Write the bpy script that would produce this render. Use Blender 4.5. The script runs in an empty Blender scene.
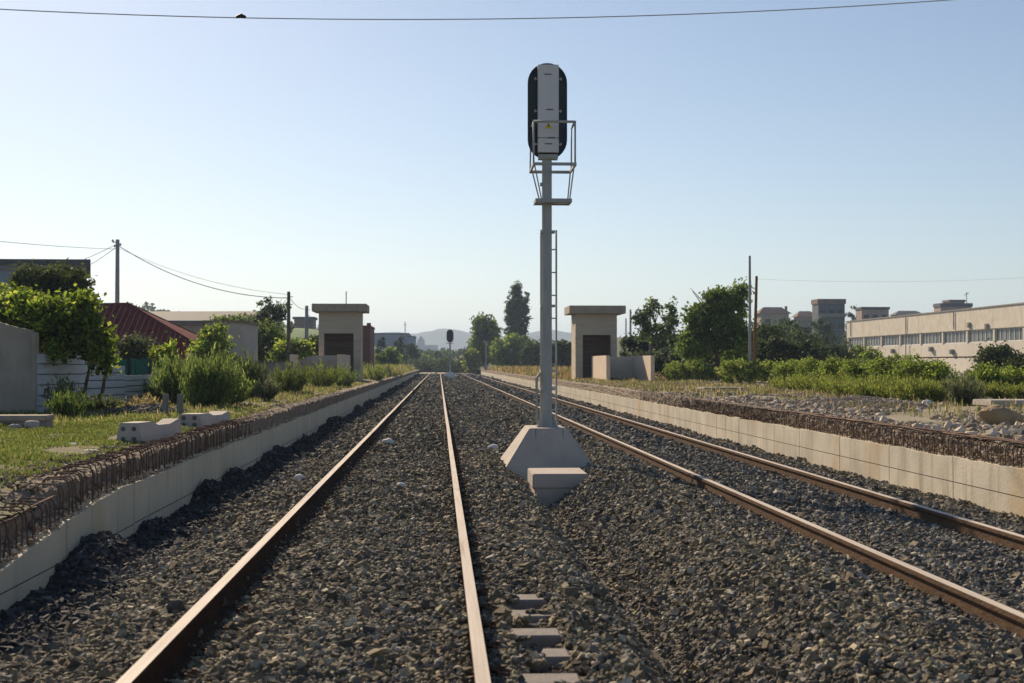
import bpy, math, random
import numpy as np
from mathutils import Vector, Matrix, Euler
R = math.radians
rng = np.random.default_rng(7); random.seed(7)
S = bpy.context.scene
# ------------------------------------------------------------------ camera
FPX = 1400.0
CAMZ = 1.36
cam_d = bpy.data.cameras.new('camera'); cam = bpy.data.objects.new('camera', cam_d); S.collection.objects.link(cam)
cam_d.sensor_width = 36; cam_d.lens = FPX/1024*36; cam_d.clip_start = .1; cam_d.clip_end = 30000
YAW, PITCH = math.atan(73/FPX), math.atan(22.5/FPX)
cam.location = (0, 0, CAMZ); cam.rotation_euler = (R(90)+PITCH, 0, -YAW)
cam_d.dof.use_dof = True; cam_d.dof.focus_distance = 21; cam_d.dof.aperture_fstop = 4.5
S.camera = cam
# ------------------------------------------------------------------ world, sun, exposure
SUN_EL, SUN_AZ = 29, -21            # azimuth clockwise from +Y (down the track)
W = bpy.data.worlds.new('World'); S.world = W; W.use_nodes = True
nt = W.node_tree; bg = nt.nodes['Background']
sky = nt.nodes.new('ShaderNodeTexSky'); sky.sky_type = 'NISHITA'; sky.sun_disc = False
sky.sun_elevation = R(SUN_EL); sky.sun_rotation = R(SUN_AZ)
sky.air_density = .88; sky.dust_density = .3; sky.ozone_density = 3.0; sky.altitude = 0
nt.links.new(sky.outputs[0], bg.inputs[0]); bg.inputs[1].default_value = .080
sl = bpy.data.lights.new('sun', 'SUN'); sun = bpy.data.objects.new('sun', sl); S.collection.objects.link(sun)
sl.energy = 4.8; sl.angle = R(.55); sl.color = (1, .87, .68)
sd = Vector((math.sin(R(SUN_AZ))*math.cos(R(SUN_EL)), math.cos(R(SUN_AZ))*math.cos(R(SUN_EL)), math.sin(R(SUN_EL))))
sun.rotation_euler = sd.to_track_quat('Z', 'Y').to_euler(); sun.location = (0, 0, 60)
vs = S.view_settings; vs.view_transform = 'Standard'; vs.look = 'None'; vs.exposure = 0.43; vs.gamma = 1; vs.use_curve_mapping = False
vs.use_white_balance = True; vs.white_balance_temperature = 7400; vs.white_balance_tint = 13
S.cycles.max_bounces = 6; S.cycles.diffuse_bounces = 3; S.cycles.volume_bounces = 0; S.cycles.transmission_bounces = 3

def P(u, v, Y):
    """world point seen at pixel (u, v) at track distance Y"""
    d = Vector(((u-512)/FPX, (341.5-v)/FPX, -1)); d.rotate(cam.rotation_euler)
    return Vector((0, 0, CAMZ)) + d*(Y/d.y)
# ------------------------------------------------------------------ materials
def mat(name, c1, c2=None, scale=3.0, rough=.85, metal=0.0, bump=0.0, bscale=40, c3=None, scale3=.6, thr3=.55,
        stretch=(1, 1, 1), attr=None, transl=0.0, detail=6, spec=.3):
    m = bpy.data.materials.new(name); m.use_nodes = True; n = m.node_tree.nodes; L = m.node_tree.links
    b = n['Principled BSDF']; b.inputs['Roughness'].default_value = rough; b.inputs['Metallic'].default_value = metal
    b.inputs['Specular IOR Level'].default_value = spec
    tc = n.new('ShaderNodeTexCoord'); mp = n.new('ShaderNodeMapping'); mp.inputs['Scale'].default_value = stretch
    geo = n.new('ShaderNodeNewGeometry')
    L.new(geo.outputs['Position'], mp.inputs[0])
    c2 = c2 or c1
    mix = n.new('ShaderNodeMix'); mix.data_type = 'RGBA'
    mix.inputs[6].default_value = (*c1, 1); mix.inputs[7].default_value = (*c2, 1)
    if attr:
        at = n.new('ShaderNodeAttribute'); at.attribute_name = attr; L.new(at.outputs['Fac'], mix.inputs[0])
    else:
        nz = n.new('ShaderNodeTexNoise'); nz.inputs['Scale'].default_value = scale; nz.inputs['Detail'].default_value = detail
        nz.inputs['Roughness'].default_value = .65
        L.new(mp.outputs[0], nz.inputs[0])
        mr = n.new('ShaderNodeMapRange'); mr.inputs[1].default_value = .33; mr.inputs[2].default_value = .67
        L.new(nz.outputs['Fac'], mr.inputs[0]); L.new(mr.outputs[0], mix.inputs[0])
    col = mix.outputs[2]
    if c3:
        n3 = n.new('ShaderNodeTexNoise'); n3.inputs['Scale'].default_value = scale3; n3.inputs['Detail'].default_value = 5
        L.new(mp.outputs[0], n3.inputs[0])
        r3 = n.new('ShaderNodeMapRange'); r3.inputs[1].default_value = thr3; r3.inputs[2].default_value = thr3+.12
        L.new(n3.outputs['Fac'], r3.inputs[0])
        m3 = n.new('ShaderNodeMix'); m3.data_type = 'RGBA'; L.new(r3.outputs[0], m3.inputs[0])
        L.new(col, m3.inputs[6]); m3.inputs[7].default_value = (*c3, 1); col = m3.outputs[2]
    L.new(col, b.inputs['Base Color'])
    if bump:
        nb = n.new('ShaderNodeTexNoise'); nb.inputs['Scale'].default_value = bscale; nb.inputs['Detail'].default_value = 4
        L.new(mp.outputs[0], nb.inputs[0])
        bp = n.new('ShaderNodeBump'); bp.inputs['Strength'].default_value = bump; bp.inputs['Distance'].default_value = .02
        L.new(nb.outputs['Fac'], bp.inputs['Height']); L.new(bp.outputs[0], b.inputs['Normal'])
    if transl:
        t = n.new('ShaderNodeBsdfTranslucent'); L.new(col, t.inputs[0])
        ms = n.new('ShaderNodeMixShader'); ms.inputs[0].default_value = transl
        L.new(b.outputs[0], ms.inputs[1]); L.new(t.outputs[0], ms.inputs[2])
        L.new(ms.outputs[0], n['Material Output'].inputs[0])
    return m

def wall_mat(name, base, dark, stain, orange):
    """board-cast concrete: cloudy tone, vertical run marks, rust blooms"""
    m = bpy.data.materials.new(name); m.use_nodes = True; n = m.node_tree.nodes; L = m.node_tree.links
    b = n['Principled BSDF']; b.inputs['Roughness'].default_value = .88; b.inputs['Specular IOR Level'].default_value = .2
    geo = n.new('ShaderNodeNewGeometry')
    def noise(sc, st, lo, hi, det=6):
        mp = n.new('ShaderNodeMapping'); mp.inputs['Scale'].default_value = st; L.new(geo.outputs['Position'], mp.inputs[0])
        z = n.new('ShaderNodeTexNoise'); z.inputs['Scale'].default_value = sc; z.inputs['Detail'].default_value = det
        L.new(mp.outputs[0], z.inputs[0]); r = n.new('ShaderNodeMapRange'); r.inputs[1].default_value = lo; r.inputs[2].default_value = hi
        L.new(z.outputs['Fac'], r.inputs[0]); return r.outputs[0]
    def mx(f, a, c):
        q = n.new('ShaderNodeMix'); q.data_type = 'RGBA'; L.new(f, q.inputs[0])
        if isinstance(a, tuple): q.inputs[6].default_value = (*a, 1)
        else: L.new(a, q.inputs[6])
        q.inputs[7].default_value = (*c, 1); return q.outputs[2]
    c = mx(noise(1.1, (1, 1, 1), .35, .7), base, dark)
    c = mx(noise(5, (1, 1, .14), .55, .78), c, stain)
    c = mx(noise(.9, (1, 1, .5), .56, .75), c, orange)
    c = mx(noise(30, (1, 1, 1), .62, .8), c, dark)
    L.new(c, b.inputs['Base Color'])
    bp = n.new('ShaderNodeBump'); bp.inputs['Strength'].default_value = .5; bp.inputs['Distance'].default_value = .01
    L.new(noise(25, (1, 1, 1), 0, 1), bp.inputs['Height']); L.new(bp.outputs[0], b.inputs['Normal'])
    return m

def attr_mat(name, transl=0, rough=.8, spec=.25, bump=0, bscale=60):
    """colour stored per vertex (each stone or leaf has its own colour)"""
    m = bpy.data.materials.new(name); m.use_nodes = True; n = m.node_tree.nodes; L = m.node_tree.links
    b = n['Principled BSDF']; b.inputs['Roughness'].default_value = rough; b.inputs['Specular IOR Level'].default_value = spec
    at = n.new('ShaderNodeAttribute'); at.attribute_name = 'tint'; col = at.outputs['Color']
    if bump:
        g = n.new('ShaderNodeNewGeometry'); z = n.new('ShaderNodeTexNoise'); z.inputs['Scale'].default_value = bscale; z.inputs['Detail'].default_value = 4
        L.new(g.outputs['Position'], z.inputs[0])
        mr = n.new('ShaderNodeMapRange'); mr.inputs[1].default_value = .3; mr.inputs[2].default_value = .7; mr.inputs[3].default_value = .7; mr.inputs[4].default_value = 1.3
        L.new(z.outputs['Fac'], mr.inputs[0]); vm = n.new('ShaderNodeVectorMath'); vm.operation = 'SCALE'
        L.new(col, vm.inputs[0]); L.new(mr.outputs[0], vm.inputs['Scale']); col = vm.outputs[0]
        bp = n.new('ShaderNodeBump'); bp.inputs['Strength'].default_value = bump; bp.inputs['Distance'].default_value = .01
        L.new(z.outputs['Fac'], bp.inputs['Height']); L.new(bp.outputs[0], b.inputs['Normal'])
    L.new(col, b.inputs['Base Color'])
    if transl:
        t = n.new('ShaderNodeBsdfTranslucent'); L.new(col, t.inputs[0])
        ms = n.new('ShaderNodeMixShader'); ms.inputs[0].default_value = transl
        L.new(b.outputs[0], ms.inputs[1]); L.new(t.outputs[0], ms.inputs[2]); L.new(ms.outputs[0], n['Material Output'].inputs[0])
    return m

M = {}
M['leaf'] = attr_mat('leaf', .58, .6, .3)
M['blade'] = attr_mat('blade', .58, .7, .2)
M['stone'] = attr_mat('stone', 0, .85, .12, .5, 70)
M['far_leaf'] = attr_mat('far_leaf', .5, .8, .1)
M['ballast'] = mat('ballast', (.035, .033, .03), (.10, .09, .075), 22, .95, bump=1, bscale=26, c3=(.05, .05, .055), scale3=.5)
M['soil'] = mat('soil', (.20, .17, .12), (.33, .29, .22), 2.5, .95, bump=.8, bscale=14, c3=(.13, .13, .05), scale3=.35, thr3=.5)
M['soil_g'] = mat('soil_g', (.09, .10, .035), (.15, .12, .06), 1.6, .95, bump=.8, bscale=14, c3=(.20, .155, .10), scale3=.8, thr3=.58)
M['earth'] = mat('earth', (.07, .08, .035), (.05, .07, .028), .15, .95, c3=(.11, .10, .05), scale3=.03)
M['railtop'] = mat('railtop', (.64, .57, .50), (.48, .41, .35), 9, .7, 0, stretch=(3, .10, 1), spec=.12, c3=(.26, .17, .12), scale3=3, thr3=.6)
M['rust'] = mat('rust', (.035, .019, .013), (.065, .033, .02), 14, .9, .0, bump=.4, bscale=50, stretch=(1, .4, 1), spec=.03)
M['rust_r'] = mat('rust_r', (.085, .052, .036), (.14, .088, .058), 14, .9, 0, bump=.4, bscale=50, stretch=(1, .4, 1), spec=.05)
M['rebar'] = mat('rebar', (.17, .10, .07), (.10, .06, .045), 20, .9, bump=.4)
M['sleeper'] = mat('sleeper', (.27, .245, .235), (.19, .175, .165), 12, .9, bump=.4, bscale=60)
M['rustplate'] = mat('rustplate', (.13, .075, .045), (.08, .045, .03), 30, .85)
M['conc'] = mat('conc', (.48, .43, .385), (.38, .34, .305), 2.2, .88, bump=.3, bscale=35, c3=(.25, .24, .23), scale3=1.5, thr3=.62)
M['conc_d'] = mat('conc_d', (.42, .36, .30), (.29, .25, .21), 2.5, .92, bump=.5, bscale=20, stretch=(1, 1, .5))
M['conc_lip'] = mat('conc_lip', (.30, .235, .18), (.16, .12, .09), 14, .95, bump=1, bscale=30, c3=(.36, .30, .23), scale3=5, thr3=.6)
M['shelter'] = mat('shelter', (.53, .46, .36), (.43, .37, .29), 1.2, .9, bump=.3, bscale=15, c3=(.27, .22, .16), scale3=.9, thr3=.6, stretch=(.5, .5, 3))
M['slab'] = mat('slab', (.40, .34, .27), (.30, .26, .21), 2, .9, bump=.3, bscale=15)
M['board'] = mat('board', (.30, .19, .13), (.18, .115, .08), 2, .9, stretch=(.3, .3, 9))
M['parapet'] = mat('parapet', (.68, .55, .43), (.58, .47, .37), 1.5, .9, bump=.3, bscale=15)
M['wallL'] = wall_mat('wall_cool_concrete', (.60, .52, .39), (.50, .44, .34), (.36, .31, .23), (.50, .38, .2))
M['wallR'] = wall_mat('wall_warm_concrete', (.62, .57, .47), (.42, .385, .32), (.27, .235, .18), (.48, .34, .19))
M['galv'] = mat('galv', (.29, .32, .325), (.39, .415, .415), 9, .6, .1, stretch=(1, 1, .3))
M['galv_l'] = mat('galv_l', (.42, .42, .41), (.33, .33, .32), 12, .6, .1)
M['case'] = mat('case', (.66, .66, .67), (.60, .60, .62), 3, .5)
M['plate'] = mat('plate', (.022, .042, .056), (.03, .05, .065), 3, .6)
M['black'] = mat('black', (.012, .012, .014), None, 3, .6)
M['yellow'] = mat('yellow', (.75, .55, .03), None, 3, .6)
M['white'] = mat('white', (.70, .70, .69), (.58, .58, .57), 6, .8)
M['fence_w'] = mat('fence_w', (.52, .57, .64), (.40, .44, .50), 2.5, .6, c3=(.3, .3, .3), scale3=2.2, thr3=.62, stretch=(1, .3, 3))
M['gapd'] = mat('gapd', (.03, .03, .035), None)
M['green'] = mat('green', (.02, .16, .12), (.015, .11, .09), 4, .7)
M['redroof'] = mat('redroof', (.17, .022, .028), (.10, .016, .02), 6, 1, spec=.05, bump=.5, bscale=14)
M['redcloth'] = mat('redcloth', (.20, .04, .035), (.14, .03, .03), 6, .9, stretch=(3, 3, .3))
M['plaster'] = mat('plaster', (.42, .30, .25), (.36, .25, .2), 2, .9)
M['bluepanel'] = mat('bluepanel', (.24, .31, .38), (.19, .26, .32), .4, .7, stretch=(1, 1, .1))
M['darkroof'] = mat('darkroof', (.05, .06, .075), (.08, .09, .1), 1, .8)
M['greyroof'] = mat('greyroof', (.085, .088, .095), (.07, .07, .075), .3, .85)
M['brick'] = mat('brick', (.22, .10, .08), (.17, .08, .065), 2, .9, stretch=(1, 1, 3))
M['brown'] = mat('brown', (.20, .13, .11), (.14, .09, .08), 1, .9)
M['cream'] = mat('cream', (.40, .34, .23), (.34, .29, .2), .4, .9)
M['pinkish'] = mat('pinkish', (.42, .30, .25), (.3, .21, .18), .4, .9)
M['greyb'] = mat('greyb', (.26, .25, .24), (.2, .195, .19), .4, .9)
M['teal'] = mat('teal', (.045, .07, .085), (.07, .10, .115), .8, .6)
M['factory'] = wall_mat('factory_render', (.64, .60, .53), (.53, .49, .42), (.38, .30, .22), (.54, .38, .22))
M['facwhite'] = mat('facwhite', (.66, .62, .55), (.55, .51, .45), .5, .9, c3=(.4, .35, .29), scale3=.35, thr3=.62, stretch=(1, 1, .4))
M['glass'] = mat('glass', (.10, .13, .15), (.2, .22, .23), .25, .25, spec=.6)
M['hillforest'] = mat('hillforest', (.03, .05, .035), (.05, .07, .045), .002, .95)  # dark green of forested mountains; their blue comes from the air volume
M['hillgreen'] = mat('hillgreen', (.05, .15, .02), (.08, .17, .03), .2, .95)
M['bark'] = mat('bark', (.12, .09, .065), (.07, .055, .04), 10, .95, bump=.6, bscale=25, stretch=(1, 1, .2))
M['polewood'] = mat('polewood', (.09, .07, .055), (.14, .10, .075), 8, .9, stretch=(1, 1, .1))
M['polebrown'] = mat('polebrown', (.22, .11, .055), (.15, .08, .05), 8, .9, stretch=(1, 1, .1))
M['poleconc'] = mat('poleconc', (.36, .36, .35), (.27, .27, .26), 6, .9, stretch=(1, 1, .2))
M['wire'] = mat('wire', (.06, .065, .07), None, 3, .6)
M['wire_l'] = mat('wire_l', (.42, .45, .48), None, 3, .6)
M['boulder'] = mat('boulder', (.40, .29, .17), (.27, .20, .13), 4, .95, bump=1, bscale=14)
M['sand'] = mat('sand', (.50, .42, .33), (.4, .34, .27), .5, .95)

M['hole'] = mat('hole', (.12, .11, .10), None)
# ------------------------------------------------------------------ object helpers
COL = S.collection
def tag(o, label=None, cat=None, group=None, kind=None):
    if label: o['label'] = label
    if cat: o['category'] = cat
    if group: o['group'] = group
    if kind: o['kind'] = kind
    return o
def link(name, me, mats, parent=None):
    o = bpy.data.objects.new(name, me); COL.objects.link(o)
    for m in (mats if isinstance(mats, (list, tuple)) else [mats]): me.materials.append(M[m])
    if parent: o.parent = parent
    return o
def empty(name, loc=(0, 0, 0), rz=0):
    o = bpy.data.objects.new(name, None); COL.objects.link(o); o.location = loc; o.rotation_euler.z = rz
    o.empty_display_size = .1
    return o
class MB:
    def __init__(s): s.v = []; s.f = []; s.m = []
    def poly(s, pts, faces, mi=0):
        k = len(s.v); s.v += [tuple(p) for p in pts]; s.f += [tuple(i+k for i in f) for f in faces]; s.m += [mi]*len(faces); return s
    def box(s, x0, x1, y0, y1, z0, z1, mi=0):
        p = [(x0, y0, z0), (x1, y0, z0), (x1, y1, z0), (x0, y1, z0), (x0, y0, z1), (x1, y0, z1), (x1, y1, z1), (x0, y1, z1)]
        return s.poly(p, [(3, 2, 1, 0), (4, 5, 6, 7), (0, 1, 5, 4), (1, 2, 6, 5), (2, 3, 7, 6), (3, 0, 4, 7)], mi)
    def frustum(s, b, t, z0, z1, mi=0):
        (x0, x1, y0, y1), (X0, X1, Y0, Y1) = b, t
        p = [(x0, y0, z0), (x1, y0, z0), (x1, y1, z0), (x0, y1, z0), (X0, Y0, z1), (X1, Y0, z1), (X1, Y1, z1), (X0, Y1, z1)]
        return s.poly(p, [(3, 2, 1, 0), (4, 5, 6, 7), (0, 1, 5, 4), (1, 2, 6, 5), (2, 3, 7, 6), (3, 0, 4, 7)], mi)
    def tube(s, pts, r, n=8, mi=0):
        pts = [Vector(p) for p in pts]; rr = r if isinstance(r, (list, tuple)) else [r]*len(pts); k = len(s.v)
        for i, p in enumerate(pts):
            d = (pts[min(i+1, len(pts)-1)]-pts[max(i-1, 0)]).normalized()
            a = d.cross(Vector((0, 0, 1))); a = Vector((1, 0, 0)) if a.length < .05 else a.normalized(); b = d.cross(a).normalized()
            for j in range(n):
                t = 2*math.pi*j/n; s.v.append(tuple(p+a*math.cos(t)*rr[i]+b*math.sin(t)*rr[i]))
        for i in range(len(pts)-1):
            for j in range(n):
                s.f.append((k+i*n+j, k+i*n+(j+1) % n, k+(i+1)*n+(j+1) % n, k+(i+1)*n+j)); s.m.append(mi)
        s.f.append(tuple(k+j for j in range(n))); s.m.append(mi)
        s.f.append(tuple(k+(len(pts)-1)*n+j for j in reversed(range(n)))); s.m.append(mi)
        return s
    def prism(s, prof, axis, a, b, mi=0):
        """extrude a closed 2-D profile; axis 'y': prof=(x,z); axis 'x': prof=(y,z)"""
        n = len(prof)
        f = (lambda p, t: (p[0], t, p[1])) if axis == 'y' else ((lambda p, t: (t, p[0], p[1])) if axis == 'x' else (lambda p, t: (p[0], p[1], t)))
        pts = [f(p, a) for p in prof]+[f(p, b) for p in prof]
        return s.poly(pts, [tuple(range(n)), tuple(reversed(range(n, 2*n)))]+[(i, i+n, (i+1) % n+n, (i+1) % n) for i in range(n)], mi)
    def build(s, name, mats, parent=None, smooth=False, bevel=0):
        me = bpy.data.meshes.new(name); me.from_pydata(s.v, [], s.f); me.update()
        me.polygons.foreach_set('material_index', s.m)
        if smooth: me.polygons.foreach_set('use_smooth', [True]*len(me.polygons))
        o = link(name, me, mats, parent)
        import bmesh
        bm = bmesh.new(); bm.from_mesh(me); bmesh.ops.recalc_face_normals(bm, faces=bm.faces)
        if bevel: bmesh.ops.bevel(bm, geom=[e for e in bm.edges], offset=bevel, segments=2, affect='EDGES', clamp_overlap=True)
        bm.to_mesh(me); bm.free()
        return o
def np_mesh(name, verts, faces_flat, nper, mats, tint=None, parent=None, smooth=False):
    me = bpy.data.meshes.new(name); nv = len(verts); nf = len(faces_flat)//nper
    me.vertices.add(nv); me.vertices.foreach_set('co', np.asarray(verts, np.float32).ravel())
    me.loops.add(nf*nper); me.loops.foreach_set('vertex_index', np.asarray(faces_flat, np.int32))
    me.polygons.add(nf); me.polygons.foreach_set('loop_start', np.arange(0, nf*nper, nper, dtype=np.int32))
    me.polygons.foreach_set('loop_total', np.full(nf, nper, np.int32))
    me.polygons.foreach_set('use_smooth', np.full(nf, smooth))
    me.update(calc_edges=True)
    if tint is not None:
        a = me.color_attributes.new('tint', 'FLOAT_COLOR', 'POINT')
        c = np.ones((nv, 4), np.float32); c[:, :3] = tint; a.data.foreach_set('color', c.ravel())
    return link(name, me, mats, parent)

# value noise (numpy)
_tab = np.random.default_rng(3).random((256, 256))
def vn(x, y):
    xi = np.floor(x).astype(int); yi = np.floor(y).astype(int); fx = x-xi; fy = y-yi; fx = fx*fx*(3-2*fx); fy = fy*fy*(3-2*fy)
    g = lambda a, b: _tab[a % 256, b % 256]
    return (g(xi, yi)*(1-fx)+g(xi+1, yi)*fx)*(1-fy)+(g(xi, yi+1)*(1-fx)+g(xi+1, yi+1)*fx)*fy
def fbm(x, y, o=3):
    return sum(vn(x*2**k+17*k, y*2**k+5*k)*.5**k for k in range(o))/sum(.5**k for k in range(o))-.5

# stones
PH = (1+5**.5)/2
ICO = np.array([(-1, PH, 0), (1, PH, 0), (-1, -PH, 0), (1, -PH, 0), (0, -1, PH), (0, 1, PH), (0, -1, -PH), (0, 1, -PH), (PH, 0, -1), (PH, 0, 1), (-PH, 0, -1), (-PH, 0, 1)])/1.9
ICOF = np.array([(0, 11, 5), (0, 5, 1), (0, 1, 7), (0, 7, 10), (0, 10, 11), (1, 5, 9), (5, 11, 4), (11, 10, 2), (10, 7, 6), (7, 1, 8), (3, 9, 4), (3, 4, 2), (3, 2, 6), (3, 6, 8), (3, 8, 9), (4, 9, 5), (2, 4, 11), (6, 2, 10), (8, 6, 7), (9, 8, 1)])
OCT = np.array([(1, 0, 0), (-1, 0, 0), (0, 1, 0), (0, -1, 0), (0, 0, 1), (0, 0, -1)], float)
OCTF = np.array([(0, 2, 4), (2, 1, 4), (1, 3, 4), (3, 0, 4), (2, 0, 5), (1, 2, 5), (3, 1, 5), (0, 3, 5)])
CUB = np.array([(x, y, z) for x in (-1, 1) for y in (-1, 1) for z in (-1, 1)], float)*.66
CUBF = np.array([(0, 1, 3), (0, 3, 2), (4, 6, 7), (4, 7, 5), (0, 4, 5), (0, 5, 1), (2, 3, 7), (2, 7, 6), (0, 2, 6), (0, 6, 4), (1, 5, 7), (1, 7, 3)])
def rand_rot(n):
    q = rng.normal(size=(n, 4)); q /= np.linalg.norm(q, axis=1)[:, None]; w, x, y, z = q.T
    return np.stack([1-2*(y*y+z*z), 2*(x*y-z*w), 2*(x*z+y*w), 2*(x*y+z*w), 1-2*(x*x+z*z), 2*(y*z-x*w), 2*(x*z-y*w), 2*(y*z+x*w), 1-2*(x*x+y*y)], 1).reshape(n, 3, 3)
def rocks(pos, size, base, faces, jit=.28):
    n = len(pos); b = base[None]*(1+rng.uniform(-jit, jit, (n, len(base), 1)))+rng.uniform(-.12, .12, (n, len(base), 3))
    b = b*rng.uniform(.6, 1.15, (n, 1, 3)); b = np.einsum('nij,nvj->nvi', rand_rot(n), b)
    b[:, :, 2] *= .85
    v = b*np.asarray(size)[:, None, None]+pos[:, None, :]
    f = faces[None]+np.arange(n)[:, None, None]*len(base)
    return v.reshape(-1, 3), f.reshape(-1)
def stone_mesh(name, sets, mats='stone', parent=None):
    V = []; F = []; T = []; k = 0
    for pos, size, col, hi in sets:
        b, f = {True: (ICO, ICOF), False: (OCT, OCTF), 2: (CUB, CUBF)}[hi]
        v, ff = rocks(pos, size, b, f, .34 if hi == 2 else .28); V.append(v); F.append(ff+k); k += len(v); T.append(np.repeat(col, len(b), 0))
    return np_mesh(name, np.concatenate(V), np.concatenate(F), 3, mats, np.concatenate(T), parent)

# leaves and blades
def leaves(centres, size, cols, flat=0.0, aspect=.55):
    """one kite-shaped leaf face per centre"""
    n = len(centres); rot = rand_rot(n); s = np.asarray(size)[:, None, None]
    q = np.array([(-1, 0, 0), (0, -aspect, .12), (1, 0, 0), (0, aspect, .12)])
    v = np.einsum('nij,vj->nvi', rot, q)
    if flat: v[:, :, 2] *= (1-flat)
    v = v*s+centres[:, None, :]
    return v.reshape(-1, 3), np.arange(n*4), np.repeat(cols, 4, 0)
def palette(n, cols, w=None, var=.25):
    c = np.array(cols, float); idx = rng.choice(len(c), n, p=w)
    return np.clip(c[idx]*(1+rng.uniform(-var, var, (n, 1))), 0, 1)
G_MID = [(.12, .18, .038), (.16, .23, .05), (.085, .13, .03)]
G_VINE = [(.20, .29, .035), (.10, .17, .022), (.34, .40, .06)]
G_DARK = [(.03, .05, .02), (.045, .07, .025), (.06, .08, .03)]
G_BRIGHT = [(.20, .28, .045), (.15, .22, .04), (.26, .30, .07)]
G_BLUE = [(.08, .12, .06), (.06, .095, .05), (.11, .145, .07)]
DRY = [(.30, .25, .12), (.24, .20, .09), (.36, .30, .17)]
def crown(blobs, nclump, nleaf, lsize, cols, crad=.35, shell=.55, w=None):
    """blobs: (cx,cy,cz,rx,ry,rz). clumps sit mostly near the surface of the blobs, leaves scatter round each clump."""
    B = np.array(blobs, float); vol = B[:, 3]*B[:, 4]*B[:, 5]; vol = vol**.67; bi = rng.choice(len(B), nclump, p=vol/vol.sum())
    d = rng.normal(size=(nclump, 3)); d /= np.linalg.norm(d, axis=1)[:, None]
    r = shell+(1-shell)*rng.random(nclump)**.7; r *= rng.uniform(.82, 1.14, nclump)
    cc = B[bi, :3]+d*r[:, None]*B[bi, 3:6]
    tint = rng.uniform(.5, 1.5, nclump)
    m = rng.poisson(nleaf, nclump)+3; idx = np.repeat(np.arange(nclump), m); n = len(idx)
    cr = crad*rng.uniform(.5, 1.3, nclump)
    p = cc[idx]+rng.normal(size=(n, 3))*cr[idx][:, None]*np.array([.6, .6, .45])
    c = palette(n, cols, w)*tint[idx][:, None]
    return leaves(p, rng.uniform(.6, 1.3, n)*lsize, c, aspect=.6)
def merge(parts):
    V = []; F = []; T = []; k = 0
    for v, f, t in parts: V.append(v); F.append(f+k); T.append(t); k += len(v)
    return np.concatenate(V), np.concatenate(F), np.concatenate(T)
def blades(base, h, cols, lean=.35, width=.012, dirn=None):
    """bent grass blades as two-quad strips"""
    n = len(base); a = rng.uniform(0, 2*np.pi, n); d = np.stack([np.cos(a), np.sin(a), 0*a], 1) if dirn is None else dirn
    l = rng.uniform(.1, 1, n)[:, None]*lean; h = h[:, None]
    side = np.stack([-np.sin(a+.6), np.cos(a+.6), 0*a], 1)*np.asarray(width).reshape(-1, 1)
    up = np.array([[0, 0, 1.]])
    p0 = base; p1 = base+up*h*.55+d*l*h*.35; p2 = base+up*h*(1-.25*l)+d*l*h
    v = np.stack([p0-side, p0+side, p1+side*.8, p1-side*.8, p2+side*.25, p2-side*.25], 1)
    f = np.array([0, 1, 2, 3, 3, 2, 4, 5])[None]+np.arange(n)[:, None]*6
    return v.reshape(-1, 3), f.reshape(-1), np.repeat(cols, 6, 0)
def trunk(mb, base, top, r0, r1, limbs=5, spread=1.0, seed=0):
    rr = random.Random(seed); b = Vector(base); t = Vector(top); pts = []
    for i in range(6):
        k = i/5; pts.append(b.lerp(t, k)+Vector((rr.uniform(-1, 1), rr.uniform(-1, 1), 0))*(.04*(t-b).length*(k > 0)))
    mb.tube(pts, [r0+(r1-r0)*i/5 for i in range(6)], 7)
    for j in range(limbs):
        k = rr.uniform(.35, .95); s = b.lerp(t, k); a = rr.uniform(0, 6.28); L_ = spread*rr.uniform(.6, 1.1)
        e = s+Vector((math.cos(a), math.sin(a), rr.uniform(.5, 1.1)))*L_
        mid = s.lerp(e, .5)+Vector((0, 0, -.08*L_)); rad = r0*(1-.6*k)*.5
        mb.tube([s, mid, e], [rad, rad*.7, rad*.25], 5)
def tree(name, label, base, top, r0, crownargs, limbs=6, spread=1.0, group=None, seed=0, cat='tree', leafmat='leaf'):
    e = empty(name, base); tag(e, label, cat, group)
    mb = MB(); b = Vector(base); trunk(mb, (0, 0, 0), Vector(top)-b, r0, r0*.3, limbs, spread, seed)
    mb.build('trunk', 'bark', e, smooth=True)
    args = dict(crownargs); B = args.pop('blobs'); B = [(x-b.x, y-b.y, z-b.z, a, c, d) for x, y, z, a, c, d in B]
    v, f, t = crown(B, **args)
    np_mesh('crown', v, f, 4, leafmat, t, e)
    return e
def blobpx(u, v, Y, ru, rv, ry):
    """ellipsoid whose outline is ru x rv pixels at (u, v)"""
    p = P(u, v, Y); s = Y/FPX; return (p.x, p.y, p.z, ru*s, ry, rv*s)
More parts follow.
